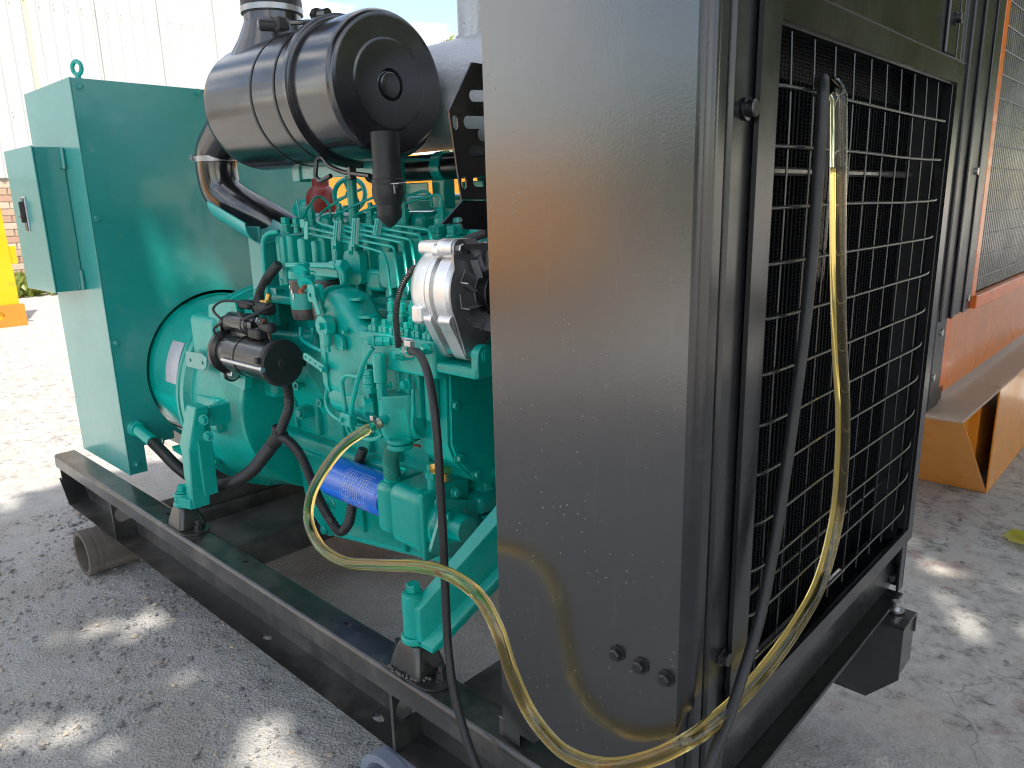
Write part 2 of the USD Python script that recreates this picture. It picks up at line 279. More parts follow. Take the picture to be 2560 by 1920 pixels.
def loft(rings):
    """A skin over closed rings with equal point counts, capped."""
    n = len(rings[0]); v = np.concatenate(rings); i, j = np.meshgrid(np.arange(len(rings) - 1), np.arange(n), indexing='ij')
    q = np.stack([i * n + j, i * n + (j + 1) % n, (i + 1) * n + (j + 1) % n, (i + 1) * n + j], -1).reshape(-1, 4)
    k = np.arange(n); e = (len(rings) - 1) * n; c0 = len(v); v = np.vstack([v, np.mean(rings[0], 0), np.mean(rings[-1], 0)])
    m = trimesh.Trimesh(v, np.vstack([q[:, [0, 1, 2]], q[:, [0, 2, 3]], np.stack([np.full(n, c0), (k + 1) % n, k], 1), np.stack([np.full(n, c0 + 1), e + k, e + (k + 1) % n], 1)]), process=False)
    if m.volume < 0: m.invert()
    return m
def rbox(lo, hi, r=.02, n=5):
    """Box with generously rounded edges (a casting)."""
    lo, hi = np.minimum(lo, hi).astype(float), np.maximum(lo, hi).astype(float); r = min(r, .48 * (hi - lo).min())
    s = trimesh.creation.icosphere(subdivisions=2, radius=r).vertices
    p = np.vstack([s + np.where(k, hi - r, lo + r) for k in np.ndindex(2, 2, 2)])
    return trimesh.convex.convex_hull(p)
def hull(*pts): return trimesh.convex.convex_hull(np.vstack([np.atleast_2d(p) for p in pts]))
def J(*ms):
    flat = []
    for m in ms: flat += list(m) if isinstance(m, (list, tuple)) else [m]
    return trimesh.util.concatenate([trimesh.Trimesh(m.vertices, m.faces, process=False) for m in flat])
def arc(c, r, a0, a1, n, u, w):
    t = np.linspace(a0, a1, n); return np.asarray(c) + r * (np.cos(t)[:, None] * np.asarray(u) + np.sin(t)[:, None] * np.asarray(w))

# ---------------------------------------------------------------- scene helpers
used, origin = {}, {}
def numbered(parent, name):
    k = (parent, name); used[k] = used.get(k, -1) + 1
    return f'{parent}/{name}' + (f'_{used[k]:03d}' if used[k] else '')
def tag(prim, label=None, cat=None, group=None, kind=None):
    for key, v in (('label', label), ('category', cat), ('group', group), ('kind', kind)):
        if v: prim.SetCustomDataByKey(key, v)
    return prim
def thing(name, label, cat, loc, group=None):
    path = numbered('/World', name); x = UsdGeom.Xform.Define(stage, path); x.AddTranslateOp().Set(Gf.Vec3d(*map(float, loc)))
    origin[path] = np.asarray(loc, float); tag(x.GetPrim(), label, cat, group); return path
def obj(parent, name, mesh, mat, smooth=38, label=None, kind=None):
    """One Mesh prim under a thing or a part; points are given in world space."""
    if isinstance(mesh, (list, tuple)): mesh = J(*mesh)
    path = numbered(parent, name); top = '/' + '/'.join(path.split('/')[1:3]); o = origin.get(top, np.zeros(3))
    m = trimesh.Trimesh(np.asarray(mesh.vertices) - o, mesh.faces, process=False)
    prim = usdkit.mesh(stage, path, m, mat, smooth).GetPrim(); tag(prim, label=label, kind=kind)
    return path
def single(name, mesh, mat, label, cat, smooth=38, group=None, kind=None):
    p = obj('/World', name, mesh, mat, smooth); tag(stage.GetPrimAtPath(p), label, cat, group, kind); return p
def structure(name, mesh, mat, smooth=False):
    p = obj('/World', name, mesh, mat, smooth); tag(stage.GetPrimAtPath(p), kind='structure'); return p
X, Y, Z = V(1, 0, 0), V(0, 1, 0), V(0, 0, 1)
GZ = -.068                                                                    # level of the yard
# ---------------------------------------------------------------- ground
def grid_sheet(x0, x1, y0, y1, step, amp):
    xs, ys = np.arange(x0, x1 + 1e-6, step), np.arange(y0, y1 + 1e-6, step); gx, gy = np.meshgrid(xs, ys, indexing='ij')
    p = np.stack([gx, gy, 0 * gx], -1); z = amp * (meshkit.fbm(p * 5, 4, 3) - .5) + amp * .55 * (meshkit.fbm(p * 45, 3, 9) - .5)
    edge = np.minimum.reduce([gx - x0, x1 - gx, gy - y0, y1 - gy]); z = z * np.clip(edge / .15, 0, 1)
    v = np.stack([gx, gy, GZ + z + .006 * np.clip(edge / .15, 0, 1)], -1).reshape(-1, 3); n = len(ys)
    i, j = np.meshgrid(np.arange(len(xs) - 1), np.arange(n - 1), indexing='ij'); a = i * n + j
    q = np.stack([a, a + n, a + n + 1, a + 1], -1).reshape(-1, 4)
    return trimesh.Trimesh(v, np.vstack([q[:, [0, 1, 2]], q[:, [0, 2, 3]]]), process=False)
hx0, hx1, hy0, hy1 = -3.6, .6, .12, 1.695
outer, inner_ = sg.box(-90, -90, 90, 90), sg.box(hx0, hy0, hx1, hy1)
tri = trimesh.creation.triangulate_polygon(outer.difference(inner_), engine='earcut')
base = trimesh.Trimesh(np.c_[tri[0], np.full(len(tri[0]), GZ)], tri[1], process=False)
if base.face_normals[:, 2].mean() < 0: base.invert()
structure('ground', J(base, grid_sheet(hx0, hx1, hy0, hy1, .0125, .016)), m_ground, True)
# loose grit and pebbles
def pebbles(n, area, lo, hi, seed, keep=None):
    r = np.random.default_rng(seed); ico = trimesh.creation.icosphere(subdivisions=1); ico0 = trimesh.creation.icosahedron(); out_v, out_f, k = [], [], 0
    x = r.uniform(area[0], area[1], n); y = r.uniform(area[2], area[3], n)
    for a, b in zip(x, y):
        s = lo * (hi / lo) ** (r.random() ** 2.6); m = ico if s > .011 else ico0
        v = m.vertices * (1 + .28 * r.standard_normal((len(m.vertices), 1))) * s * V(r.uniform(.7, 1.4), r.uniform(.7, 1.1), r.uniform(.35, .75)) / 2
        t = r.uniform(0, 6.28); c, q = math.cos(t), math.sin(t)
        v = v @ np.array([[c, q, 0], [-q, c, 0], [0, 0, 1]]) + (a, b, GZ + .006 + s * .14)
        out_v.append(v); out_f.append(m.faces + k); k += len(v)
    return trimesh.Trimesh(np.vstack(out_v), np.vstack(out_f), process=False)
g = thing('loose_gravel', 'loose grey gravel and grit strewn over the yard in front of the frame', 'gravel', (0, 0, GZ)); tag(stage.GetPrimAtPath(g), kind='stuff')
for i, n in enumerate((9000, 4500, 2600)):
    obj(g, 'grit', pebbles(n, (-3.3, -.5, .14, .95), .0022, (.0125, .0150, .0140)[i], 20 + i), m_grit[i], False, kind='stuff')
# ---------------------------------------------------------------- the shade tree behind the viewer: trunk, limbs, leaves
def leaves(c, size, r, tilt=.7):
    """Leaf-sized bent quads at centres c."""
    n = len(c); d = r.normal(size=(n, 3)) * V(1, 1, tilt); d /= np.linalg.norm(d, axis=1, keepdims=True)
    nn = r.normal(size=(n, 3)) * V(.55, .55, 1); w = np.cross(d, nn); w /= np.linalg.norm(w, axis=1, keepdims=True); up = np.cross(w, d)
    s = size * r.uniform(.7, 1.3, (n, 1)); a = c - d * s * .5; b = c + d * s * .5; l = c + w * s * .33 + up * s * .08; q = c - w * s * .33 + up * s * .08
    v = np.stack([a, q, b, l], 1).reshape(-1, 3); k = np.arange(n)[:, None] * 4
    return trimesh.Trimesh(v, np.vstack([k + [0, 1, 2], k + [0, 2, 3]]), process=False)
def limbs(trunk, tips, r0, seed=1):
    r = np.random.default_rng(seed); ms = [tube(trunk, [r0, r0 * .8, r0 * .6], 10, step=.3)]
    for t in tips:
        s = np.asarray(trunk[-1]) * .4 + np.asarray(trunk[-2]) * .6 if r.random() < .4 else np.asarray(trunk[-1]); mid = (s + t) / 2 + r.normal(size=3) * .25 + V(0, 0, .35)
        ms.append(tube([s, mid, t], [r0 * .5, r0 * .3, r0 * .08], 7, step=.3))
    return J(*ms)
tr = thing('shade_tree', 'broad leafy tree behind the viewer that dapples the yard with sun', 'tree', (3.4, -3.2, 0))
CZ = 7.2
PATCH = [(-2.031, .578, .10, .05), (-2.05, .665, .085, .05), (-2.10, .452, .10, .05), (-1.69, .60, .11, .045), (-1.665, .676, .06, .04), (-1.98, .40, .07, .03), (-1.352, .616, .09, .05), (-1.73, .277, .14, .06), (-1.20, .637, .08, .05),
         (-.463, 2.347, .12, .05), (-.322, 2.378, .10, .045), (-.388, 2.20, .12, .05), (-.36, 2.094, .10, .045), (-.268, 2.108, .12, .05), (-.41, 1.36, .11, .06), (-.392, 1.73, .07, .04), (-1.66, .718, .05, .04), (-3.3, .62, .14, .06), (-2.9, .35, .1, .05), (-2.75, .5, .06, .03),
         (-2.45, .28, .09, .04), (-.62, 3.3, .1, .05), (-3.0, 1.9, .2, .1), (-2.4, 2.3, .2, .1), (-1.6, 2.6, .2, .1), (-1.2, 2.0, .15, .1)]
WALLP = [(-2.466, 1.02, .99, .05), (-2.466, .99, 1.05, .04), (-2.466, 1.06, .93, .055), (-2.466, 1.22, 1.02, .05), (-2.466, 1.30, 1.12, .05), (-2.466, .90, 1.36, .045), (-2.466, 1.12, .86, .05), (-2.466, 1.45, 1.2, .08), (-2.2, 1.05, .8, .05),
         (-1.85, .86, .64, .04), (-1.55, .98, .62, .05), (-1.25, .93, .86, .04), (-1.7, 1.06, .55, .05), (-1.35, 1.0, .38, .06), (-1.05, .93, .66, .05), (-1.0, .88, .98, .06), (-1.45, .86, .9, .04), (-1.9, 1.5, 1.5, .15), (-1.2, 1.35, 1.6, .2)]
slope = SDIR[:2] / SDIR[2]
r = np.random.default_rng(11)
c0 = V(-.25, 1.2) + slope * CZ
lv = []
for layer in range(6):
    s = .165; n = int(8.6 / s) + 1
    gx, gy = np.meshgrid(np.linspace(-4.3, 4.3, n), np.linspace(-4.0, 4.0, n)); q = np.stack([gx, gy], -1).reshape(-1, 2) + r.uniform(-.5, .5, (n * n, 2)) * s * 1.3
    zz = CZ + (layer - 2.5) * .32 + r.uniform(-.16, .16, len(q)) + .5 * (meshkit.fbm(np.c_[q, 0 * q[:, :1]] * .9, 3, 2) - .5)
    lv.append(np.c_[q + c0 + slope * (zz - CZ)[:, None], zz])
lv = np.vstack(lv)
gp = lv[:, :2] - slope * (lv[:, 2:] - GZ)                                     # where each leaf's shade lands on the ground
edge = (np.abs(gp[:, 0] + .25) / 3.35) ** 6 + (np.abs(gp[:, 1] - 1.2) / 3.7) ** 6 + .9 * (meshkit.fbm(np.c_[gp, 0 * gp[:, :1]] * 1.6, 3, 5) - .5)
keep = edge < 1
for x, y, ra, rb in PATCH:
    d = gp - V(x, y) * 1.06; ca, sa_ = math.cos(math.atan2(slope[1], slope[0])), math.sin(math.atan2(slope[1], slope[0]))
    u, w = d[:, 0] * ca + d[:, 1] * sa_, -d[:, 0] * sa_ + d[:, 1] * ca
    keep &= (u / (ra * .5 + .05)) ** 2 + (w / (rb * .8 + .05)) ** 2 > 1
for x, y, z, ra in WALLP:
    d = gp - (V(x, y) - slope * (z - GZ)); keep &= (d ** 2).sum(1) > (ra * .6 + .045) ** 2
lv = lv[keep]
obj(tr, 'crown', leaves(lv, .30, r, .35), m_leaf, False)
tips = lv[r.choice(len(lv), 26, replace=False)] - V(0, 0, .1)
obj(tr, 'trunk', limbs([V(3.4, -3.2, -.1), V(3.3, -3.0, 2.2), V(2.9, -2.4, 4.6)], tips, .24), m_bark)
def far_tree(name, label, x, y, h, rad, mat, n, seed, size=.28, cat='tree'):
    r = np.random.default_rng(seed); t = thing(name, label, cat, (x, y, 0)); cl = []
    for k in range(14):
        a = r.normal(size=3); a /= np.linalg.norm(a); cc = V(x, y, h * .62) + a * V(rad * .7, rad * .7, h * .26)
        p = r.normal(size=(n // 14, 3)); p /= np.linalg.norm(p, axis=1, keepdims=True); cl.append(cc + p * rad * r.uniform(.3, .55) * r.uniform(.55, 1, (len(p), 1)) ** .5)
    c = np.vstack(cl); obj(t, 'crown', leaves(c, size, r), mat, False)
    obj(t, 'trunk', limbs([V(x, y, -.1), V(x + .1, y, h * .3), V(x, y + .1, h * .5)], c[r.choice(len(c), 8)], .05 * rad + .05, seed), m_bark)
far_tree('olive_tree', 'olive green tree to the right beyond the second machine', 2.4, 8.0, 6.5, 2.8, m_leaf2, 7000, 31)
far_tree('olive_tree', 'bushy olive green tree standing farthest right of the yard', 6.2, 6.6, 5.5, 2.4, m_leaf2, 5000, 32)
far_tree('olive_tree', 'low spreading olive tree behind the two machines at right', 1.8, 13.5, 6.0, 2.6, m_leaf2, 4000, 33)
far_tree('hedge_tree', 'round bushy tree beyond the yard behind the viewer, mirrored in the air filter', -9.0, -15, 2.7, 2.6, m_leaf2, 5000, 41)
far_tree('hedge_tree', 'second bushy tree behind the viewer, mirrored low in the black panel', -4.0, -17, 2.9, 2.8, m_leaf2, 5000, 42)
far_tree('hedge_tree', 'third bushy tree behind the viewer, farthest right of its row', 1.5, -16, 2.7, 2.6, m_leaf2, 5000, 43)
tp = at(985, 78, y=14.0)
far_tree('yard_tree', 'green tree whose top shows above the silver muffler', tp[0], 14.0, tp[2] * 1.06, .9, m_leaf2, 2600, 34, .14)
# ---------------------------------------------------------------- warehouse behind the cabinet
WX = -13.8
wh = thing('warehouse', 'white ribbed sheet warehouse wall on a pale brick plinth', 'building', (WX, 5, 0))
pz = 1.652
def ribbed(y0, y1, z0, z1):
    ys, xs = [y0], [0]
    for k in range(int(round((y1 - y0) / .2))):
        b = y0 + k * .2
        for o, h in ((.06, 0), (.085, .024), (.125, .024), (.15, 0)): ys.append(b + o); xs.append(h)
    ys.append(y1); xs.append(0); n = len(ys)
    v = np.vstack([np.c_[WX + np.array(xs), ys, np.full(n, z)] for z in (z0, z1)]); i = np.arange(n - 1)
    f = np.vstack([np.stack([i, i + 1, i + 1 + n], 1), np.stack([i, i + 1 + n, i + n], 1)])
    bk = box((WX - .05, y0, z0), (WX - .004, y1, z1), .002)
    return J(trimesh.Trimesh(v, f, process=False), bk)
y = 1.03
for k in range(7):
    y1 = y + 1.0
    if k < 7: obj(wh, 'wall_sheet', ribbed(y, y1 - .012, pz, 5.2), m_wall, False)
    if k == 2: obj(wh, 'seam_strip', box((WX - .02, y1 - .034, pz), (WX + .020, y1 + .012, 5.2), .002), m_seam, False)
    y = y1
obj(wh, 'roof', box((WX - 9, .8, 5.2), (WX + .15, 8.05, 5.32), .01), m_wall, False)
obj(wh, 'plinth', box((WX - 9, -6, -.1), (WX - .035, 8.03, pz), .005), m_mortar, False)
obj(wh, 'side_wall', box((WX - 9, -6, pz), (WX - .06, 8.03, 5.19), .005), m_wall, False)
for k in range(9): obj(wh, 'wall_sheet', ribbed(-6 + k * .78, -6 + k * .78 + .77, pz, 5.2), m_wall, False)
sc = [ball(V(WX + .026, 1.1 + .2 * k + .105, 2.62 + .01 * (k % 2)), .011, 1) for k in range(29)] + [ball(V(WX + .026, 1.1 + .2 * k + .105, 4.25), .011, 1) for k in range(29)]
obj(wh, 'roofing_screw', J(*sc), m_fan, True, kind='stuff')
for row in range(16):
    for k in range(11):
        b = 2.05 + .262 * k + (.131 if row % 2 else 0); t = .004 * random.random()
        obj(wh, 'brick', box((WX - .05, b + .006, row * .1045 - .062), (WX - .012 + t, b + .256, row * .1045 + .032), .006), m_bricks[(row * 7 + k * 3 + k * k) % 3], False)
gr = np.random.default_rng(5); gc = np.c_[gr.uniform(-13.7, -12.4, 900), gr.uniform(2.45, 3.8, 900), gr.uniform(-.04, .19, 900)]
single('weed_tuft', leaves(gc, .16, gr, 2.5), m_leaf2, 'low green weeds growing along the foot of the brick plinth', 'weeds', False, kind='stuff')
# yellow steel column at the left edge
yc = thing('yellow_column', 'yellow painted steel column with a drilled foot plate at the left edge', 'column', (-9.45, 1.96, GZ))
obj(yc, 'column_web', plate(sg.Polygon([(1.50, -.047), (2.198, -.047), (2.203, .28), (2.145, 3.55), (1.50, 3.55)]), V(-9.386, 0, 0), Y, Z, .03), m_yellow, False)
obj(yc, 'column_flange', box((-9.62, 1.48, -.047), (-9.35, 1.51, 3.55), .004), m_yellow, False)
obj(yc, 'foot_plate', plate(sg.box(1.72, .0, 2.23, .212).buffer(.012).difference(sg.Point(1.996, .117).buffer(.048)), V(-9.352, 0, -.055), Y, Z, .02), m_orange2, False)
obj(yc, 'side_lug', box((-9.41, 2.203, .59), (-9.376, 2.262, .78), .004), m_yellow, False)
# ---------------------------------------------------------------- the generator set: skid frame
gs = thing('generator_set', 'green diesel generator set with black radiator and air filter on a black skid frame', 'generator', (-1.6, 1.14, 0))
ZT, ZB = .264, .088
def rail(y0, y1, xa, xb, lip):
    """Folded channel, open side away from the engine: top flange with lip, web, bottom flange, chamfered ends."""
    s = 1 if y1 > y0 else -1; t = .006; yw = y1
    def chan(xl, xr):
        prof = [(y0, ZT), (yw, ZT), (yw, ZB), (y0, ZB), (y0, ZB + t), (yw - s * t, ZB + t), (yw - s * t, ZT - t), (y0 + s * t, ZT - t), (y0 + s * t, ZT - lip), (y0, ZT - lip)]
        return prof
    pr = sg.Polygon(chan(0, 0)).buffer(-.0012).buffer(.0012).intersection(sg.box(min(y0, y1), ZB, max(y0, y1), ZT).buffer(-.010).buffer(.010, quad_segs=5))
    m = plate(pr, V(xa, 0, 0), Y, Z, xb - xa)
    # cut the lower corners of both ends on the slant
    import manifold3d as md
    mm = md.Manifold(md.Mesh(np.asarray(m.vertices, np.float32), np.asarray(m.faces, np.uint32)))
    lo, hi = min(y0, y1) - .02, max(y0, y1) + .02
    for xe, d in ((xa, 1), (xb, -1)):
        w = md.Manifold.hull_points([(xe - d * .02, yy, ZB - .02) for yy in (lo, hi)] + [(xe + d * .075, yy, ZB - .02) for yy in (lo, hi)] + [(xe - d * .02, yy, ZB + .085) for yy in (lo, hi)])
        mm = mm - w
    for xh in HOLES:
        mm = mm - md.Manifold.cylinder(.04, .011, .011, 20).scale((1.5, .8, 1)).translate((xh, y0 + s * .038, ZB - .02))
    for xh in (-2.07, -1.62, -1.2, -.62):
        mm = mm - md.Manifold.cylinder(.04, .007, .007, 16).scale((1.6, .8, 1)).translate((xh, y0 + s * .045, ZT - .02))
    k = mm.to_mesh(); return trimesh.Trimesh(k.vert_properties[:, :3], k.tri_verts, process=False)
HOLES = (-1.545, -1.105, -.7)
rl = obj(gs, 'base_rail', rail(.712, .786, -2.935, -.345, .046), m_black, 30)
def gusset(x, y0, y1):
    p = sg.Polygon([(y0, ZB + .006), (y1, ZB + .006), (y1, ZT - .007), (y0 + .008, ZT - .007), (y0, ZT - .045)]).difference(sg.Point((y0 + y1) / 2, (ZB + ZT) / 2 - .004).buffer(.027))
    return plate(p, V(x, 0, 0), Y, Z, .008)
for x in (-2.42, -1.01): obj(rl, 'gusset_plate', gusset(x, .7135, .780), m_black, False)
obj(rl, 'end_plate', hull(*[(x, y, z) for y in (.7135, .785) for x, z in ((-2.930, .1745), (-2.926, .176), (-2.857, .0895), (-2.853, .0915))]), m_black, False)
obj(rl, 'end_plate', plate(sg.Polygon([(.714, ZT - .007), (.786, ZT - .007), (.786, ZB + .09), (.714, ZB + .09)]), V(-2.90, 0, 0), Y, Z, .006), m_black, False)
rl2 = obj(gs, 'base_rail', rail(1.562, 1.468, -2.935, -.345, .046), m_black, 30)
obj(rl2, 'end_box', [hull([(-.52, 1.469, ZT - .006), (-.349, 1.469, ZT - .006), (-.349, 1.469, .152), (-.402, 1.469, ZB - .001), (-.52, 1.469, ZB - .001), (-.52, 1.560, ZT - .006), (-.349, 1.560, ZT - .006), (-.349, 1.560, .152), (-.402, 1.560, ZB - .001), (-.52, 1.560, ZB - .001)]),
                     box((-.40, 1.53, ZT - .003), (-.36, 1.535, ZT + .006), .001), box((-.40, 1.50, ZT - .003), (-.37, 1.503, ZT + .003), .001)], m_black, False)
# cross members between the rails
obj(gs, 'cross_member', box((-2.07, .787, .11), (-1.86, 1.466, .205), .008), m_beam, 30)
obj(gs, 'cross_member', box((-.93, .787, .10), (-.76, 1.466, .222), .008), m_beam, 30)
obj(gs, 'cross_member', [box((-2.36, .787, .13), (-2.17, 1.466, .20), .006), box((-2.21, .90, .20), (-2.19, 1.43, .37), .004), box((-2.36, .90, .36), (-2.19, 1.43, .368), .003)], m_beam, 30)
for x in (-2.2,): obj(gs, 'barrel_foot', plate(sg.Polygon([(-.13, -.02), (.02, -.03), (.13, .07), (.12, .14), (-.13, .14)]).difference(sg.Point(.02, .03).buffer(.012)), V(-2.17, .90, .372), X, Y, .012), m_green, False)
# pipe stubs the frame stands on
def stub(x, y0, y1, r, label, mat):
    t = thing('pipe_stub', label, 'pipe', (x, y0, GZ)); c = V(x, y0, GZ + r + .001)
    obj(t, 'tube_wall', [ringm(c + Y * .004, Y, r * .80, r * .965, y1 - y0, 48), ringm(c, Y, r * .79, r, .024, 48), ringm(c + Y * .032, Y, r * .81, r * .995, .010, 48), ringm(c + Y * .06, Y, r * .81, r * .985, .11, 48)], mat, 25)
sx = at(172, 1172, y=.656)
stub(sx[0], .656, 1.02, .0775, 'short brown iron pipe lying under the far left end of the frame', m_rust)
sx2 = at(822, 1634, z=.086)
stub(sx2[0] + .01, sx2[1] - .004, 1.0, .0775, 'bluish grey pipe stub under the frame at the bottom edge of the picture', paint('blue_grey_pipe', (.16, .19, .25), .5, (160, .3), .2, 14, dust=((.3, .29, .27), .5, .7, 12, .5)))
# ---------------------------------------------------------------- radiator housing
PX0, PX1, PY = -.726, -.418, .727
XF = -.392
pz0, pz1 = .30, 1.46
# sheet profile in plan: side panel, rounded corner, groove, front flange
def strip(path, t, z0, z1):
    path = np.asarray(path, float)
    off = sg.LineString(path).buffer(t, cap_style=2, join_style=1, quad_segs=6, single_sided=True)
    return plate(off if off.geom_type == 'Polygon' else max(off.geoms, key=lambda g: g.area), V(0, 0, z0), X, Y, z1 - z0)
cor = [(PX1 + .018 * math.sin(a), PY + .018 - .018 * math.cos(a)) for a in np.linspace(0, math.pi / 2, 7)]
pan = sg.Polygon([(PX0, .335), (PX0, pz1), (PX1 + .001, pz1), (PX1 + .001, .268), (-.50, .268), (-.502, .318), (-.515, .335), (-.635, .335), (-.65, .318), (-.652, .29), (-.70, .268), (PX0 + .001, .268)])
slot_p = sg.Polygon([(PX0, .268), (PX0, pz1), (PX1 + .002, pz1), (PX1 + .002, .268), (-.495, .268), (-.497, .31), (-.515, .326), (-.62, .326), (-.643, .31), (-.66, .29), (-.69, .29), (-.69, .268)])
sp = obj(gs, 'radiator_housing', [plate(slot_p, V(0, PY, 0), X, Z, -.003), box((PX0, PY + .003, .268), (PX0 + .004, PY + .05, pz1), .001)], m_panel, 30, label='black satin side panel of the radiator housing')
cp = obj(gs, 'corner_post', [strip([(PX1, PY)] + cor + [(PX1 + .018, PY + .033)], .003, .268, pz1), strip([(PX1 + .018, PY + .0325), (PX1 + .010, PY + .0355), (PX1 + .010, PY + .042), (PX1 + .020, PY + .046), (PX1 + .020, PY + .052)], .003, .268, pz1),
    strip([(PX1 + .020, PY + .0515), (PX1 + .0205, PY + .094)], .004, .268, pz1)], m_gloss, 30)
obj(sp, 'foot_clip', box((PX0 - .012, PY + .001, .2655), (PX0 + .012, PY + .03, .30), .002), m_black, False)
hb = [((1334, 1410), (1385, 1437), (1440, 1464))]
for u, v in hb[0]: p = at(u, v, y=PY); obj(sp, 'bolt', hexbolt(V(p[0], PY - .0005, p[2]), -Y, .0085, .008), m_gloss, 25)
fx = PX1 + .0212
for u, v in ((1612, 235), (1558, 1419)): p = at(u, v, x=fx); obj(cp, 'bolt', [lathe(V(fx, p[1], p[2]), X, [(0, .0125), (.003, .0125), (.0035, .0095), (.011, .0095), (.0125, .0075)], 18 if v < 300 else 6, .3)], m_gloss, 25)
# far side: post and upper cover
obj(gs, 'far_side_panel', [box((PX0, 1.632, .268), (XF - .004, 1.636, pz1), .001), box((XF - .010, 1.606, .268), (XF - .0045, 1.6325, pz1), .001)], m_gloss, False)
obj(gs, 'upper_cover', [box((XF - .016, .825, 1.335), (XF - .012, 1.60, pz1), .001), box((XF - .012, 1.545, 1.3355), (XF - .006, 1.603, pz1 - .001), .002)], m_gloss, False)
obj(gs, 'cover_bolt', lathe(V(XF - .006, 1.578, 1.395), X, [(0, .012), (.003, .012), (.0035, .009), (.011, .009), (.013, .006)], 20), m_gloss, 25)
obj(gs, 'cover_bolt', lathe(at(1780, 8, x=XF - .012), X, [(0, .009), (.003, .009), (.0035, .007), (.011, .007)], 6), m_gloss, 25)
# grille frame: a ring of flat bar, mitred look
GF0, GF1, GZ0, GZ1 = .814, 1.6315, .389, 1.325
fo, fi = sg.box(GF0, GZ0, GF1, GZ1), sg.box(.858, .419, 1.598, 1.289)
gf = obj(gs, 'grille_frame', [plate(fo.difference(fi), V(XF - .002, 0, 0), Y, Z, .006), box((XF - .001, GF0 + .004, GZ1 - .0005), (XF + .006, GF1, GZ1 + .002), .0008), box((XF - .018, .8575, .419), (XF - .0021, .861, 1.289), .0005),
    box((XF - .018, 1.5955, .419), (XF - .0021, 1.5985, 1.289), .0005), box((XF - .018, .8615, 1.2865), (XF - .0021, 1.595, 1.2895), .0005)], m_gloss, False)
for i in range(12):
    z = 1.2205 - .067 * i + .0015 * math.sin(i * 2.1)
    dz = .0
    obj(gf, 'grille_wire', tube([(XF - .006, .845, z), (XF + .0035, .872, z + .0005), (XF + .004, 1.10, z + .002 * math.sin(i)), (XF + .004, 1.35, z - .001), (XF + .004, 1.535, z), (XF - .002, 1.562, z + .002)], .0023, 8, step=.03), m_gloss, True)
for k in range(10):
    y = .902 + .0673 * k
    obj(gf, 'grille_wire', tube([(XF - .004, y, 1.283), (XF - .0012, y + .001, 1.2), (XF - .0012, y, .9), (XF - .0012, y - .001, .6), (XF - .004, y, .447)], .0016, 8, step=.06), m_gloss, True)
# radiator core
core = obj(gs, 'radiator_core', box((-.64, .80, .36), (-.470, 1.62, 1.36), .003), m_fins, False)
fl = []
for k in range(56):
    y = .83 + k * .0142; fl.append(box((-.471, y, .37), (-.466, y + .0028, 1.255), .0007))
obj(core, 'fin_tube', J(*fl), m_fins, False, kind='stuff')
obj(gs, 'core_bar', [box((-.462, .83, 1.127), (-.452, 1.62, 1.138), .003)], m_black, False)
obj(gs, 'core_bar', [cyl((-.436, .83, .527), (-.436, 1.62, .527), .0035, n=10), box((-.452, .83, .33), (-.42, 1.62, .375), .003)], m_gloss, 30)
obj(gs, 'core_seal', [box((-.469, .823, 1.335), (-.4125, 1.611, 1.345), .001), box((-.469, .80, .36), (-.412, .822, 1.345), .001), box((-.469, 1.612, .36), (-.412, 1.618, 1.345), .001)], m_rubber, False)
# sill under the grille with its foot flange
obj(gs, 'radiator_sill', [box((-.425, .815, .274), (-.414, 1.632, .384), .003), box((-.46, .765, .2665), (-.384, 1.60, .2735), .002), box((-.425, .72, .268), (-.412, .814, .30), .002)], m_gloss, False)
for y, z in ((1.602, .30), (.80, .312)): obj(gs, 'sill_bolt', hexbolt(V(-.413, y, z), X, .008, .007), m_gloss, 25)
obj(gs, 'stud', [cyl((-.378, 1.53, .255), (-.378, 1.53, .288), .008, n=14), cyl((-.378, 1.53, .268), (-.378, 1.53, .272), .016, n=18)], m_steel, 30)
obj(gs, 'radiator_top_tank', box((-.70, .74, 1.365), (-.42, 1.62, 1.455), .01), m_black, 30)
# fan guard of slotted plate behind the panel edge
XG = -.86
zz = win(440, 0, 2.765)
gp_ = [zz(u, v, x=XG) for u, v in ((2092, 425), (2045, 430), (1888, 765), (1975, 1380))]; P2 = [(p[1], p[2]) for p in gp_]
yy = [P2[1], P2[2], P2[3]]; poly = sg.Polygon([(1.02, P2[1][1]), (P2[1][0], P2[1][1]), yy[1], yy[2], (1.02, yy[2][1] - .004)])
def gslot(a, b, w): p, q = zz(*a, x=XG), zz(*b, x=XG); return slot((p[1], p[2]), (q[1], q[2]), w)
for a, b, w in (((2055, 662), (2300, 664), .0085), ((2020, 845), (2300, 850), .0095), ((2050, 1048), (2300, 1050), .0085), ((2080, 1253), (2300, 1255), .0085), ((1928, 822), (1932, 868), .0055), ((1990, 1243), (1993, 1285), .005), ((2118, 930), (2200, 930), .010)):
    poly = poly.difference(gslot(a, b, w))
lw = [zz(1975, 1383, x=XG), zz(1830, 1548, x=XG + .0), ]
fg = obj(gs, 'fan_guard', [plate(poly, V(XG, 0, 0), Y, Z, -.003)], m_black, False)
b0 = V(XG, yy[2][0], yy[2][1] - .002)

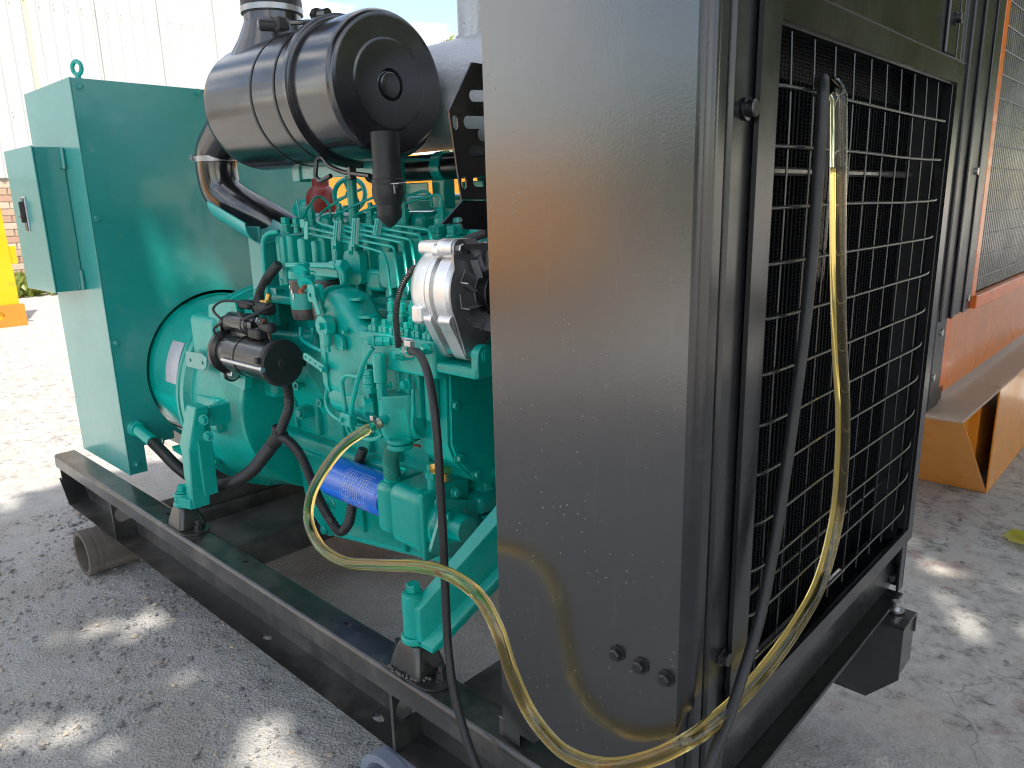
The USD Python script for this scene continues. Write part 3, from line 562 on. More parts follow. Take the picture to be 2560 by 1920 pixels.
q_ = [zz(u, v, x=XG + .0005) for u, v in ((1975, 1386), (1830, 1548), (1965, 1545), (1975, 1585), (2300, 1592), (2300, 1386))]; hq = [zz(u, v, x=XG + .0005) for u, v in ((1915, 1524), (1955, 1518))]
obj(fg, 'guard_foot', [plate(sg.Polygon([(p[1], p[2]) for p in q_]).difference(slot((hq[0][1], hq[0][2]), (hq[1][1], hq[1][2]), .004)), V(XG + .0005, 0, 0), Y, Z, .0035)], m_gloss, False)
obj(gs, 'fan_shroud', [ringm(V(-.75, 1.17, .86), X, .30, .40, .03, 48)], m_black, 30)
# ---------------------------------------------------------------- alternator cabinet and barrel
XC, CX0, CY0, CY1, CZ0, CZ1 = -2.466, -2.905, .801, 1.60, .270, 1.478
HC, HR = (1.155, .575), .262
face = sg.box(CY0 + .003, CZ0 + .09, CY1, CZ1 - .002).union(sg.box(CY0 + .003, CZ0 + .002, CY0 + .055, CZ0 + .12)).difference(sg.Point(*HC).buffer(HR, quad_segs=24)).difference(sg.box(HC[0] - .20, CZ0 - .1, HC[0] + .3, HC[1] - .1)).difference(sg.Point(.898, .362).buffer(.020))
cb = obj(gs, 'control_cabinet', [box((CX0, CY0, CZ0), (XC - .006, CY0 + .003, CZ1), .001), plate(face, V(XC - .003, 0, 0), Y, Z, .003), box((CX0, CY0 + .004, CZ1 - .003), (XC - .0035, CY1, CZ1), .001), box((CX0, CY1 - .003, CZ0), (XC - .004, CY1, CZ1 - .004), .001), box((CX0, CY0 + .0035, CZ0), (CX0 + .003, CY1 - .004, CZ1 - .004), .001),
    box((XC - .0055, CY0 - .0005, CZ0), (XC + .001, CY0 + .0025, CZ1), .001), box((CX0 + .1, CY0 + .02, CZ0 + .1), (CX0 + .12, CY1 - .02, CZ1 - .1), .001)], m_cab, False)
for y, z in ((.825, 1.455), (1.173, 1.466), (.817, 1.083), (.818, .704), (.826, .302), (1.5, 1.46)): obj(cb, 'bolt', [cyl(V(XC, y, z), V(XC + .002, y, z), .012, n=16), lathe(V(XC + .002, y, z), X, [(0, .0085), (.005, .0085), (.0065, .005)], 6)], m_cab, 25)
obj(cb, 'hole_trim', ringm(V(XC - .001, HC[0], HC[1]), X, HR - .001, HR + .012, .004, 64), m_cab, 30)
obj(cb, 'knockout_ring', [ringm(V(XC - .001, .898, .362), X, .017, .023, .004, 24), cyl(V(XC - .006, .898, .362), V(XC - .004, .898, .362), .0175)], m_cab, 30)
gl = V(XC, .836, .424)
obj(cb, 'cable_gland', [cyl(gl, gl + X * .012, .026, n=24, ch=.003), cyl(gl + X * .012, gl + X * .026, .023, n=24, ch=.003), cyl(gl + X * .012, gl + V(.10, .012, -.028), .0185, n=20)], m_green, 30)
pe = at(150, 163, y=.812)
obj(cb, 'lifting_eye', [tube(arc(V(XC - .012, .83, CZ1 + .028), .018, 0, 2 * np.pi * .999, 24, V(.93, .37, 0), Z), .006, 10, sm=False, caps=False), cyl((XC - .012, .83, CZ1), (XC - .012, .83, CZ1 + .012), .008)], m_green, 30)
# small breaker box with hinged door on the side
bx = obj(gs, 'switch_box', [box((-2.905, .722, .862), (-2.618, .8005, 1.296), .002), box((-2.908, .7165, .860), (-2.6155, .7215, 1.2985), .0015)], m_cab, False)
for z in (1.262, .895): obj(bx, 'hinge', [cyl((-2.607, .795, z - .03), (-2.607, .795, z + .03), .007, n=14), box((-2.6175, .785, z - .028), (-2.612, .799, z + .028), .001)], m_cab, 30)
pl = at(58, 460, y=.7165)
obj(bx, 'latch_plate', box((pl[0] - .022, .7125, pl[2] - .055), (pl[0] + .012, .7165, pl[2] + .05), .001), m_plate, False)
obj(bx, 'latch_handle', [box((pl[0] - .045, .703, pl[2] - .016), (pl[0] + .004, .711, pl[2] - .007), .002), box((pl[0] - .012, .700, pl[2] - .03), (pl[0] - .004, .7125, pl[2] + .035), .002), box((pl[0] - .02, .7105, pl[2] - .056), (pl[0] + .006, .7125, pl[2] + .046), .001)], m_gloss, False)
# barrel of the alternator
BC = V(0, 1.155, .575)
br = obj(gs, 'alternator_barrel', [lathe(V(-2.86, 0, 0) + BC, X, [(0, .22), (.03, .25), (.66, .25), (.68, .255), (.70, .262), (.705, .29)], 64), box((-2.75, 1.02, .285), (-2.25, 1.29, .37), .01)], m_green, 38)
th = np.radians(np.linspace(148, 178, 8)); rr_ = .2515
pa = [BC + V(x, rr_ * math.cos(t), rr_ * math.sin(t)) for x in (-2.34, -2.255) for t in th]
v = np.array(pa); n = 8; i = np.arange(n - 1); f = np.vstack([np.stack([i, i + 1, i + 1 + n], 1), np.stack([i, i + 1 + n, i + n], 1)])
obj(br, 'rating_plate', trimesh.Trimesh(np.vstack([v, v - (v - BC) * V(0, .004, .004)]), np.vstack([f, f[:, ::-1] + 2 * n]), process=False), m_plate, True)
# ---------------------------------------------------------------- engine: flywheel housing, block, heads
FC = V(0, 1.165, .558)
z6 = win(440, 680, 5.53); z7 = win(420, 980, 5.53); z3 = win(680, 440, 5.53); zA = win(960, 580, 4.74); zP = win(780, 800, 5.53); zH = win(640, 1050, 3.016)
fh = obj(gs, 'flywheel_housing', [lathe(V(-2.135, 0, 0) + FC, X, [(0, .31), (.0, .318), (.006, .322), (.018, .322), (.022, .312), (.024, .312), (.028, .320), (.05, .320), (.056, .305), (.06, .300), (.16, .292), (.23, .272), (.27, .262)], 72),
    lathe(V(-1.866, 0, 0) + FC, X, [(0, .262), (.006, .268), (.022, .268), (.026, .262)], 72),
    rbox((-2.055, .875, .70), (-1.90, 1.0, .825), .02), rbox((-2.075, .865, .50), (-1.93, .98, .60), .015)], m_cast, 35)
for a in (100, 118, 152, 200, 216, 238, 252, 268):
    t = math.radians(a); p = V(-2.078, 0, 0) + FC + .309 * V(0, math.cos(t), math.sin(t)); obj(fh, 'bolt', hexbolt(p, X, .009, .008), m_cast, 25)
p = z6(205, 1215, y=.855); q = z6(375, 1255, y=.855)
tabp = [z6(u, v, y=.856) for u, v in ((150, 1110), (365, 1150), (425, 1200), (415, 1300), (380, 1335), (165, 1285))]
tpoly = sg.Polygon([(c[0], c[2]) for c in tabp]).buffer(.004)
for c in (p, q): tpoly = tpoly.difference(sg.Point(c[0], c[2]).buffer(.0055))
obj(fh, 'mounting_tab', plate(tpoly, V(0, .858, 0), X, Z, .004), m_cab, False)
obj(fh, 'starter_flange', plate(sg.Polygon([(-1.93, .845), (-1.80, .865), (-1.77, .74), (-1.80, .655), (-1.90, .668), (-1.95, .74)]).buffer(.012), V(0, .905, 0), X, Z, .02), m_cast, False)
# crankcase, with cast ribs and bosses on the side
YB = 1.015
blk = obj(gs, 'engine_block', [rbox((-1.845, YB, .50), (-1.04, 1.33, .80), .02), rbox((-1.845, YB + .012, .78), (-1.03, 1.33, .905), .012), rbox((-1.86, .965, .60), (-1.79, 1.36, .90), .02),
    hull(*[ball(V(x, y, z), .018, 1).vertices for x, y, z in ((-1.80, .98, .77), (-1.60, .99, .78), (-1.80, 1.05, .53), (-1.58, 1.05, .54), (-1.62, .985, .70))]),
    rbox((-1.86, .985, .472), (-1.03, 1.34, .512), .012), box((-1.80, .998, .50), (-1.06, 1.02, .505), .002),
    rbox((-1.80, .972, .862), (-1.035, 1.03, .885), .006), rbox((-1.35, .965, .735), (-1.1, 1.03, .775), .012)], m_cast, 38)
for x in np.linspace(-1.76, -1.10, 7): obj(blk, 'side_rib', rbox((x - .008, 1.0, .52), (x + .008, 1.03, .74), .006), m_cast, 35)
for u, v in ((1700, 140), (2130, 150),): pass
for u, v in ((1690, 1570),): 
    c = z6(u, v, y=.965); obj(blk, 'dipstick_eye', [ringm(c, -Y, .006, .0125, .008, 20), cyl(c, c + V(.0, .05, -.0), .006)], m_cast, 30)
c = zP(130, 1140, y=.95); obj(blk, 'lug', [ringm(c, -Y, .005, .011, .008, 20), cyl(c + Y * .002, c + Y * .06, .007)], m_cast, 30)
c = z7(1270, 680, y=.97); obj(blk, 'drain_boss', [cyl(c, c + Y * .05, .022, n=20, ch=.004), cyl(c - Y * .001, c + Y * .002, .008)], m_cast, 30)
c = z7(1815, 290, y=.975); obj(blk, 'plug', [cyl(c, c + Y * .05, .018, n=6), cyl(c - Y * .006, c, .012, n=20, ch=.002)], m_cast, 30)
# core plugs and oval pads seen under the injector pipes
for u, v in ((1200, 1260), (1700, 1290)):
    c = z3(u, v, y=1.0); obj(blk, 'core_plug', [plate(rrect(.062, .075, .016, c[0], c[2]), V(0, 1.002, 0), X, Z, .02), ringm(V(c[0], 1.0, c[2]), -Y, .015, .021, .004, 28), cyl(V(c[0], 1.0, c[2]), V(c[0], .997, c[2]), .015)], m_cast, 30)
obj(blk, 'pushrod_cover', plate(rrect(.36, .10, .012, -1.22, .835), V(0, 1.004, 0), X, Z, .006), m_cast, False)
obj(blk, 'pushrod_cover', plate(rrect(.20, .10, .012, -1.55, .825), V(0, 1.006, 0), X, Z, .006), m_cast, False)
# six separate cylinder heads, covers and head nuts
hx = np.linspace(-1.735, -1.105, 6)
for k, x in enumerate(hx):
    h = obj(gs, 'cylinder_head', [rbox((x - .056, 1.03, .905), (x + .056, 1.33, 1.035), .012), rbox((x - .05, 1.008, .90), (x - .028, 1.05, 1.03), .006), rbox((x + .022, 1.008, .90), (x + .048, 1.05, 1.03), .006), rbox((x - .03, .995, .915), (x + .03, 1.05, .965), .012)], m_cast, 35)
    obj(h, 'rocker_cover', [rbox((x - .047, 1.10, 1.03), (x + .047, 1.32, 1.085), .022), box((x - .052, 1.095, 1.033), (x + .052, 1.325, 1.04), .002), ball(V(x, 1.2, 1.085), .012, 1), cyl((x, 1.2, 1.083), (x, 1.2, 1.103), .0075, n=6)], m_green, 40)
    for dx, yy in ((-.04, 1.045), (.036, 1.05), (-.005, 1.075)): obj(h, 'head_nut', [cyl((x + dx, yy, 1.034), (x + dx, yy, 1.040), .0135, n=16), cyl((x + dx, yy, 1.040), (x + dx, yy, 1.056), .0115, n=6, ch=.002)], m_green, 25)
    obj(h, 'injector', [cyl((x + .012, 1.085, 1.03), (x + .012, 1.085, 1.075), .0085, n=16), cyl((x + .012, 1.085, 1.072), (x + .012, 1.085, 1.094), .0105, n=6, ch=.001), cyl((x + .012, 1.085, 1.094), (x + .012, 1.085, 1.108), .006)], m_green, 25)
# left-hand end tower with two hex caps
for u, v, s_ in ((185, 660, .0118), (335, 670, .010)):
    c = z3(u, v, y=1.0); obj(gs, 'hex_cap', [cyl(c, c + Z * .016, s_, n=6, ch=.002), cyl(c - Z * .02, c, s_ * .72, n=16), cyl(c - Z * .004, c, s_ * 1.25, n=18)], m_green, 25)
a, b = z3(75, 830, y=.985), z3(190, 1200, y=.985); obj(gs, 'water_tower', [rbox((a[0], .985, .905), (a[0] + .055, 1.07, a[2] + .004), .010), rbox((a[0] + .020, .977, .91), (a[0] + .036, 1.0, a[2]), .005), rbox((a[0] + .078, .988, .905), (a[0] + .108, 1.06, a[2] - .004), .008), rbox((a[0] + .13, .995, .92), (a[0] + .15, 1.06, a[2] - .01), .006)], m_cast, 35)
# injector pipes: six bent steel lines from pump to heads
pd = .0030
PIPES = [
 [(1640, 1660, .885), (1600, 1240, .915), (1545, 1060, .93), (1130, 935, .94), (900, 875, .945), (490, 790, .96), (405, 700, .975), (385, 560, .985), (345, 320, .99)],
 [(1765, 1640, .885), (1705, 1150, .915), (1685, 980, .932), (1180, 880, .942), (900, 805, .948), (470, 710, .965), (395, 640, .985), (480, 470, 1.01), (585, 310, 1.04), (660, 275, 1.06), (755, 345, 1.075), (800, 430, 1.085), (808, 590, 1.085)],
 [(1890, 1640, .885), (1830, 1080, .915), (1800, 920, .934), (1200, 800, .944), (930, 735, .95), (630, 645, .965), (625, 600, .98), (655, 540, 1.0), (760, 440, 1.03), (980, 310, 1.06), (1100, 250, 1.075), (1190, 310, 1.085), (1205, 470, 1.085)],
 [(2030, 1640, .885), (1940, 1010, .915), (1910, 875, .936), (1200, 735, .946), (960, 680, .952), (850, 632, .962), (850, 590, .98), (930, 510, 1.0), (1150, 400, 1.03), (1430, 285, 1.06), (1540, 260, 1.075), (1610, 330, 1.085), (1610, 560, 1.085)],
 [(2170, 1640, .885), (2075, 940, .915), (2040, 812, .938), (1500, 720, .946), (1200, 655, .954), (1120, 615, .965), (1125, 570, .98), (1220, 500, 1.0), (1480, 400, 1.03), (1820, 380, 1.055), (2210, 270, 1.08), (2330, 250, 1.085), (2360, 420, 1.085)],
 [(2310, 1640, .885), (2200, 860, .915), (2165, 745, .94), (1520, 655, .948), (1440, 630, .958), (1412, 585, .97), (1440, 520, .985), (1560, 430, 1.0), (1830, 285, 1.04), (2105, 205, 1.07), (2190, 245, 1.08), (2215, 420, 1.085)]]
for pp in PIPES:
    obj(gs, 'injector_pipe', tube(spline(fillet([z3(u, v, y=y + (.03 if y > .925 else .012)) for u, v, y in pp], .016, 4), .008), pd, 10, sm=False), m_green, True)
for (u0, v0, u1, v1, bu, bv) in ((905, 640, 850, 890, 870, 985), (1170, 615, 1085, 945, 1085, 1055), (1460, 610, 1420, 800, 0, 0)):
    a, b = z3(u0, v0, y=.966), z3(u1, v1, y=.958); w = (b - a) / np.linalg.norm(b - a)
    q = obj(gs, 'pipe_clamp', [obox((a + b) / 2, (.0125, np.linalg.norm(b - a) + .008, .005), X, w, .0015), obox((a + b) / 2 - Y * .003, (.0045, np.linalg.norm(b - a), .003), X, w, .001), obox((a + b) / 2 + Y * .010, (.0125, np.linalg.norm(b - a) + .008, .004), X, w, .0015)], m_green, False)
    if bu:
        c = z3(bu, bv, y=.96); obj(q, 'clamp_lug', [plate(sg.Point(c[0], c[2]).buffer(.0075).union(sg.Polygon([(c[0] - .005, c[2]), (c[0] + .006, c[2]), (c[0] + .010, c[2] + .018), (c[0] - .001, c[2] + .018)])), V(0, .962, 0), X, Z, .004), hexbolt(V(c[0], .959, c[2]), -Y, .0042, .005)], m_green, 25)
a, b = z3(430, 655, y=.968), z3(520, 850, y=.965); obj(gs, 'pipe_bracket', [obox((a + b) / 2, (.016, np.linalg.norm(a - b), .004), X, b - a, .001), obox(a, (.02, .006, .02), X, Y, .001)], m_green, False)
# inline injection pump
zt, zb_ = .862, .775
pump = obj(gs, 'injection_pump', [rbox((-1.215, .852, .792), (-.995, .94, .862), .008), rbox((-1.20, .878, .66), (-1.085, .95, .80), .01), box((-1.215, .85, .845), (-.995, .856, .862), .002)] + [rbox((-1.145 + .030 * k, .872, .70), (-1.129 + .030 * k, .90, .792), .006) for k in range(4)], m_cast, 35)
for k in range(6):
    x = -1.170 + .0325 * k; y = .897; c = V(x, y, .862)
    obj(pump, 'delivery_valve', [cyl(c, c + Z * .014, .0085, n=20, ch=.001), cyl(c + Z * .014, c + Z * .030, .0098, n=6, ch=.001), cyl(c + Z * .030, c + Z * .036, .0065, n=16), cyl(c + Z * .036, c + Z * .054, .0084, n=6, ch=.001), cyl(c + Z * .054, c + Z * .062, .0045, n=14)], m_green, 25)
    for dx in (-.011,):
        d = V(x + dx - .004, .866, .8615); obj(pump, 'holder_nut', [rbox(d + V(-.0115, -.008, -.004), d + V(-.0008, .010, .0125), .002), rbox(d + V(.0008, -.008, -.004), d + V(.0115, .010, .0125), .002), cyl(d + Z * .0122, d + Z * .0155, .0085, n=18), cyl(d + Z * .0155, d + Z * .026, .0062, n=6, ch=.0008)], m_green, 25)
c = z3(0, 0, y=.85); a, b = zP(1225, 235, y=.8495), zP(1385, 320, y=.8495)
npl = obj(pump, 'pump_nameplate', box((a[0], .8480, b[2]), (b[0], .8505, a[2]), .0006), m_plate, False)
obj(npl, 'label_band', box((a[0] + .002, .8474, b[2] + .002), (b[0] - .002, .8481, a[2] - .010), .0002), m_canf, False)
def banjo(p, d, r, L=.03, mat=None, parent=None):
    d = np.asarray(d, float) / np.linalg.norm(d)
    return obj(parent or pump, 'banjo_fitting', [cyl(p, p + d * L, r, n=22, ch=.002), cyl(p + d * L, p + d * (L + .004), r * 1.05, n=20), lathe(p + d * (L + .004), d, [(0, r * .92), (.010, r * .92), (.0125, r * .72)], 6, .4), cyl(p - d * .012, p, r * .95, n=6)], m_green, 25)
b1 = zP(900, 285, y=.84); banjo(b1 + V(.016, .006, 0), V(-.85, -.53, 0), .0098, .018)
b2 = zP(1185, 475, y=.835); banjo(b2 + V(.016, .015, 0), V(-.5, -.87, 0), .0112, .014)
b3 = zP(1520, 390, y=.845); banjo(b3 + V(.012, .01, 0), V(.2, -.98, 0), .0098, .016)
# governor: rounded casting left of the pump
def sect(x, y0, y1, z0, z1, r=.02):
    p = rrect(y1 - y0, z1 - z0, r, (y0 + y1) / 2, (z0 + z1) / 2); c = np.array(p.exterior.coords)[:-1]; return np.c_[np.full(len(c), x), c]
gov = obj(gs, 'governor', [loft([sect(-1.365, .855, .93, .71, .925, .03), sect(-1.36, .85, .935, .705, .932, .032), sect(-1.315, .85, .935, .705, .935, .032), sect(-1.285, .85, .935, .70, .93, .03), sect(-1.255, .852, .935, .70, .905, .03), sect(-1.235, .855, .935, .70, .878, .028), sect(-1.205, .855, .935, .70, .862, .024)]),
    loft([sect(-1.345, .846, .94, .70, .94, .034), sect(-1.337, .846, .94, .70, .94, .034)]),
    lathe(V(-1.345, .893, .705), X, [(0, .038), (.004, .043), (.05, .043), (.053, .041), (.095, .041), (.10, .044), (.125, .044), (.13, .03)], 36),
    lathe(V(-1.372, .89, .705), X, [(0, .02), (.004, .026), (.03, .026)], 24)], m_cast, 38)
c = z3(690 + 0, 0, y=.86)
zG = win(640, 700, 3.687)
a = zG(770, 330, y=.846); obj(gov, 'oval_cover', [plate(slot((-1.325, .842), (-1.275, .832), .016), V(0, .8475, 0), X, Z, .008)], m_cast, False)
obj(gov, 'cover_disc', [cyl((-1.262, .885, .915), (-1.262, .885, .921), .016, n=24), cyl((-1.23, .885, .882), (-1.23, .885, .888), .02, n=24)], m_green, 30)
for u, v in ((590, 280), (620, 425), (810, 480), (800, 630), (630, 800)): c = zG(u, v, y=.842); obj(gov, 'bolt', hexbolt(V(c[0], .846, c[2]), -Y, .0052, .006), m_green, 25)
# throttle lever linkage in front of the governor
A_, B_ = zG(545, 130, y=.83), zG(640, 420, y=.83); lv2 = (B_ - A_) / np.linalg.norm(B_ - A_)
lk = obj(gs, 'throttle_lever', [obox((A_ + B_) / 2, (.018, np.linalg.norm(B_ - A_) + .02, .004), np.cross(lv2, Y), lv2, .001), obox((A_ + B_) / 2 - Y * .010 + V(.003, 0, .01), (.015, np.linalg.norm(B_ - A_) * .6, .004), np.cross(lv2, Y), lv2, .001), cyl(B_ + Y * .01, B_ - Y * .010, .021, n=26), cyl(B_ - Y * .010, B_ - Y * .018, .008, n=6)], m_green, 30)
C_ = zG(660, 590, y=.828); obj(lk, 'spring_cap', [cyl(C_ - Z * .004, C_ + Z * .026, .0095, n=18, ch=.002), cyl(C_ - Z * .016, C_ - Z * .004, .006, n=6)], m_green, 30)
D1 = zG(530, 120, y=.826); obj(lk, 'clevis', [plate(rrect(.026, .036, .008, D1[0], D1[2]).difference(sg.Point(D1[0] - .003, D1[2] - .004).buffer(.0045)), V(0, .824, 0), X, Z, .004), plate(rrect(.026, .036, .008, D1[0] + .004, D1[2]), V(0, .838, 0), X, Z, .004)], m_green, False)
E0, E1 = zG(470, 705, y=.84), zG(640, 820, y=.84); w = (E1 - E0) / np.linalg.norm(E1 - E0); Ln = np.linalg.norm(E1 - E0)
bp_ = slot((0, 0), (Ln, 0), .0085)
for t in (.02, .26, .55, .8): bp_ = bp_.difference(sg.Point(Ln * t, 0).buffer(.0028))
obj(gs, 'stop_lever', [plate(bp_, E0, w, np.cross(w, [0, 1, 0]) / np.linalg.norm(np.cross(w, [0, 1, 0])), .004), hexbolt(E1 - Y * .004, -Y, .006, .006)], m_green, False)
obj(gs, 'governor_flange', plate(sg.Polygon([(p[0], p[2]) for p in [zG(u, v, y=.86) for u, v in ((625, 640), (740, 640), (750, 920), (640, 920))]]).buffer(.006), V(0, .86, 0), X, Z, -.03), m_cast, False)
# damper links: two flanged cups on a shaft
c1, c2 = z3(400, 1330, y=.85), z3(480, 1490, y=.835)
def cup(c, d, r): return lathe(c, d, [(0, r * .55), (.0, r), (.007, r), (.009, r * .8), (.016, r * .42), (.03, r * .36)], 32)
dcup = V(.35, -.75, -.45)
obj(gs, 'priming_plunger', [cup(c1, dcup * -1, .0182), cup(c2 + dcup * .004, -dcup, .0185), cyl(c1 - dcup * .02, c2 + dcup * .01, .0068)], m_green, 30)
obj(gs, 'plunger_rod', cyl(c2 + dcup * .0, c2 + dcup * .032, .0046, n=14), m_copper, 30)
# fuel line header above the fuel filter
h0, h1 = z3(215, 1230, y=.925), z3(960, 1235, y=.915)
hd = obj(gs, 'fuel_filter_head', [cyl(h0, h1, .0068, n=20, ch=.001), cyl(h1 - (h1 - h0) * .04, h1 + V(.012, 0, 0), .0135, n=6, ch=.002), cyl(h1 - (h1 - h0) * .16, h1 - (h1 - h0) * .06, .0105, n=20), rbox(h0 + V(.03, .0, -.022), h1 + V(-.03, .05, -.006), .006)], m_green, 30)
cF, cF2 = z3(700, 1325, y=.945), z3(470, 1330, y=.95)
for c in (z3(420, 1330, y=.955), z3(720, 1330, y=.955)): obj(hd, 'filter_top', [cyl(c - Z * .018, c + Z * .008, .0335, n=36, ch=.005), cyl(c + Z * .008, c + Z * .018, .014, n=24)], m_green, 30)
obj(hd, 'hose_barb', [tube([h1 + V(.004, -.002, -.01), h1 + V(.006, -.002, -.04), z3(990, 1520, y=.915)], [.0085, .0075, .006], 14)], m_green, True)
for i, c in enumerate((z3(420, 1330, y=.955), z3(720, 1330, y=.955))):
    f = obj(gs, 'fuel_filter', [lathe(c - Z * .112, Z, [(0, .015), (0, .026), (.003, .0305), (.014, .0315), (.016, .0328), (.088, .0328), (.09, .034), (.093, .034), (.096, .0325)], 44)], m_canf, 38)
    if i == 0:
        obj(f, 'filter_strap', [lathe(c - Z * .085, Z, [(0, .0334), (.038, .0334)], 44)], m_cast, 38)
        for k, (w_, h_) in enumerate(((.004, .007), (.006, .010), (.005, .012))): obj(f, 'printed_mark', box(c + V(-.008 + .006 * k, -.0340, -.036 - .012 * k), c + V(-.008 + .006 * k + w_, -.0333, -.036 - .012 * k + h_), .0001), m_white, False)
obj(gs, 'fuel_line', tube([z6(1725, 770, y=.94), z6(1730, 900, y=.925), z6(1850, 1010, y=.9), z6(2020, 1090, y=.885)], .0046, 12), m_green, True)
obj(gs, 'fuel_line', tube([z6(1885, 770, y=.955), z6(1890, 880, y=.955), z6(1850, 970, y=.955)], .0046, 12), m_green, True)
# lift pump under the injection pump
lp0 = zP(970, 1060, y=.84)
LP = V(-1.122, .858, 0)
sup = obj(gs, 'lift_pump', [loft([np.c_[np.array(slot((LP[0] - .01, LP[1]), (LP[0] + .012, LP[1] + .03), .029 * k).exterior.coords)[:-1], np.full(len(slot((0, 0), (.022, .03), .029).exterior.coords) - 1, z)] for k, z in ((.72, .655), (.86, .665), (.92, .68), (1.0, .70), (1.0, .742), (.96, .746))]),
    cyl(LP + V(.012, -.006, .652), LP + V(.012, -.006, .660), .026, n=30, ch=.003), cyl(LP + V(.012, -.006, .640), LP + V(.012, -.006, .650), .026, n=30, ch=.003), rbox((-1.15, .87, .66), (-1.085, .96, .74), .015)], m_cast, 38)
c = zP(750, 1210, y=.822); obj(sup, 'hex_plug', [lathe(c + Y * .016, V(-.55, -.83, 0), [(0, .0175), (.005, .0175), (.006, .0155), (.016, .0155), (.0185, .0135)], 6, .5)], m_green, 25)
c = zP(960, 1020, y=.835); obj(sup, 'hand_primer', [cyl(c - Z * .010, c + Z * .010, .0095, n=6), cyl(c + Z * .010, c + Z * .024, .0088, n=20), lathe(c + Z * .022, Z, [(0, .010), (.002, .0125), (.050, .0128), (.055, .012), (.058, .009)], 28)], m_green, 32)
c = zP(800, 960, y=.832); obj(sup, 'inlet_banjo', [cyl(c - Z * .006, c + Z * .007, .0125, n=6, ch=.001), cyl(c + Z * .007, c + Z * .011, .011, n=22), lathe(c + Z * .011, Z, [(0, .009), (.003, .0118), (.012, .0118), (.015, .009)], 26), cyl(c + Z * .026, c + Z * .029, .0112, n=22), cyl(c + Z * .029, c + Z * .039, .0098, n=6, ch=.001)], m_green, 28)
c = zP(1330, 890, y=.86); obj(sup, 'bolt', hexbolt(c, V(-.3, -.95, 0), .0092, .012), m_green, 25)
c = zP(1090, 905, y=.86); obj(sup, 'bolt', hexbolt(c, V(-.3, -.95, 0), .0062, .009), m_green, 25)
def zl(pts): return [zP(u, v, y=y) for u, v, y in pts]
obj(gs, 'fuel_line', tube(zl([(840, 385, .835), (770, 480, .83), (660, 740, .825), (600, 960, .825), (545, 1250, .83), (545, 1450, .835), (590, 1570, .84), (800, 1650, .84), (960, 1600, .84), (930, 1540, .85), (800, 1500, .87), (590, 1480, .89)]), .0048, 14), m_green, True)
obj(gs, 'fuel_line', tube(zl([(730, 790, .832), (620, 780, .832), (470, 765, .835), (420, 830, .835), (430, 1000, .835), (465, 1250, .835), (480, 1450, .84), (530, 1580, .845), (640, 1640, .85)]), .0046, 14), m_green, True)
obj(gs, 'fuel_line', tube(zl([(260, 830, .86), (215, 960, .855), (190, 1120, .855), (240, 1260, .85), (400, 1385, .845), (560, 1380, .86), (760, 1440, .89)]), .0042, 14), m_green, True)
obj(gs, 'fuel_line', tube(zl([(350, 880, .88), (345, 1080, .88), (380, 1220, .875), (470, 1290, .87)]), .0034, 12), m_green, True)
obj(gs, 'fuel_line', tube(zl([(1395, 950, .86), (1400, 1150, .86), (1395, 1450, .86), (1430, 1570, .87), (1490, 1610, .88)]), .0038, 12), m_green, True)
a = zP(475, 1380, y=.825); obj(gs, 'line_clamp', [rbox(a + V(-.016, -.005, -.013), a + V(.020, .013, .014), .003), hexbolt(a + V(-.007, -.005, 0), -Y, .0048, .005)], m_green, 28)
c = zP(1150, 250, y=.832); zb0 = [(1195, 380, .84), (1180, 200, .845), (1160, -40, .855), (1180, -250, .865), (1250, -480, .875), (1350, -640, .885), (1430, -740, .9)]
obj(gs, 'ribbed_return_hose', tube([zP(u, v, y=y) for u, v, y in zb0], .0058, 14, rib=.0009, pitch=.0044), m_cond, 60)
hr = zA(1215, 25, y=.93); obj(gs, 'ribbed_return_hose', tube([zA(880, 150, y=.95), zA(1000, 90, y=.94), zA(1110, 45, y=.935), zA(1240, 0, y=.93)], .0072, 14, rib=.0011, pitch=.0055), m_cond, 60)
# oil dipstick tube / oil feed line on the left
obj(gs, 'oil_line', tube([z3(90, 770, y=.975), z3(-60, 800, y=.965), z3(-120, 890, y=.96), z3(-105, 1250, y=.95), z3(-60, 1700, y=.94), z3(0, 2050, y=.93)], [.006, .006, .006, .0075, .0095, .010], 14), m_green, True)
# gear case at the front of the engine
XGC = -1.02
gc = [zP(u, v, y=.9) for u, v in ((1415, 830), (1480, 1610))]
pts = [at(u, v, x=XGC) for u, v in ((968, 795), (1015, 742), (1062, 735), (1068, 1044), (1028, 1035), (985, 995), (972, 960))]
prof = [(p[1], p[2]) for p in pts] + [(1.30, .50), (1.30, .84)]
prof = [(p[1], p[2]) for p in pts[:1]] + [(pts[1][1], pts[1][2]), (1.30, pts[1][2] + .01), (1.30, .50)] + [(pts[3][1], pts[3][2])] + [(p[1], p[2]) for p in pts[4:]]
gy0 = min(p[1] for p in pts)
gcase = obj(gs, 'gear_case', [plate(sg.Polygon(prof).buffer(.004), V(XGC - .085, 0, 0), Y, Z, .083)], m_cast, 30)
obj(gcase, 'gear_cover', [plate(sg.Polygon(prof).buffer(-.001), V(XGC - .001, 0, 0), Y, Z, .007)], m_green, 30)
obj(gcase, 'case_shoulder', hull(*[ball(V(x, y, z), .012, 1).vertices for x, y, z in ((-1.10, .918, .755), (-1.04, .918, .762), (-1.10, .97, .83), (-1.04, .98, .835), (-1.12, .93, .725))]), m_cast, 38)
for u, v in ((1825, 1150), (1880, 1640)): c = win(640, 700, 3.687)(u, v, x=XGC + .006); obj(gcase, 'bolt', hexbolt(c, X, .0080, .008), m_green, 25)
for u, v in ((1525, 285), (1655, 405), (1805, 400)): c = zH(u, v, x=XGC + .006); obj(gcase, 'bolt', hexbolt(c, X, .0078, .008), m_green, 25)
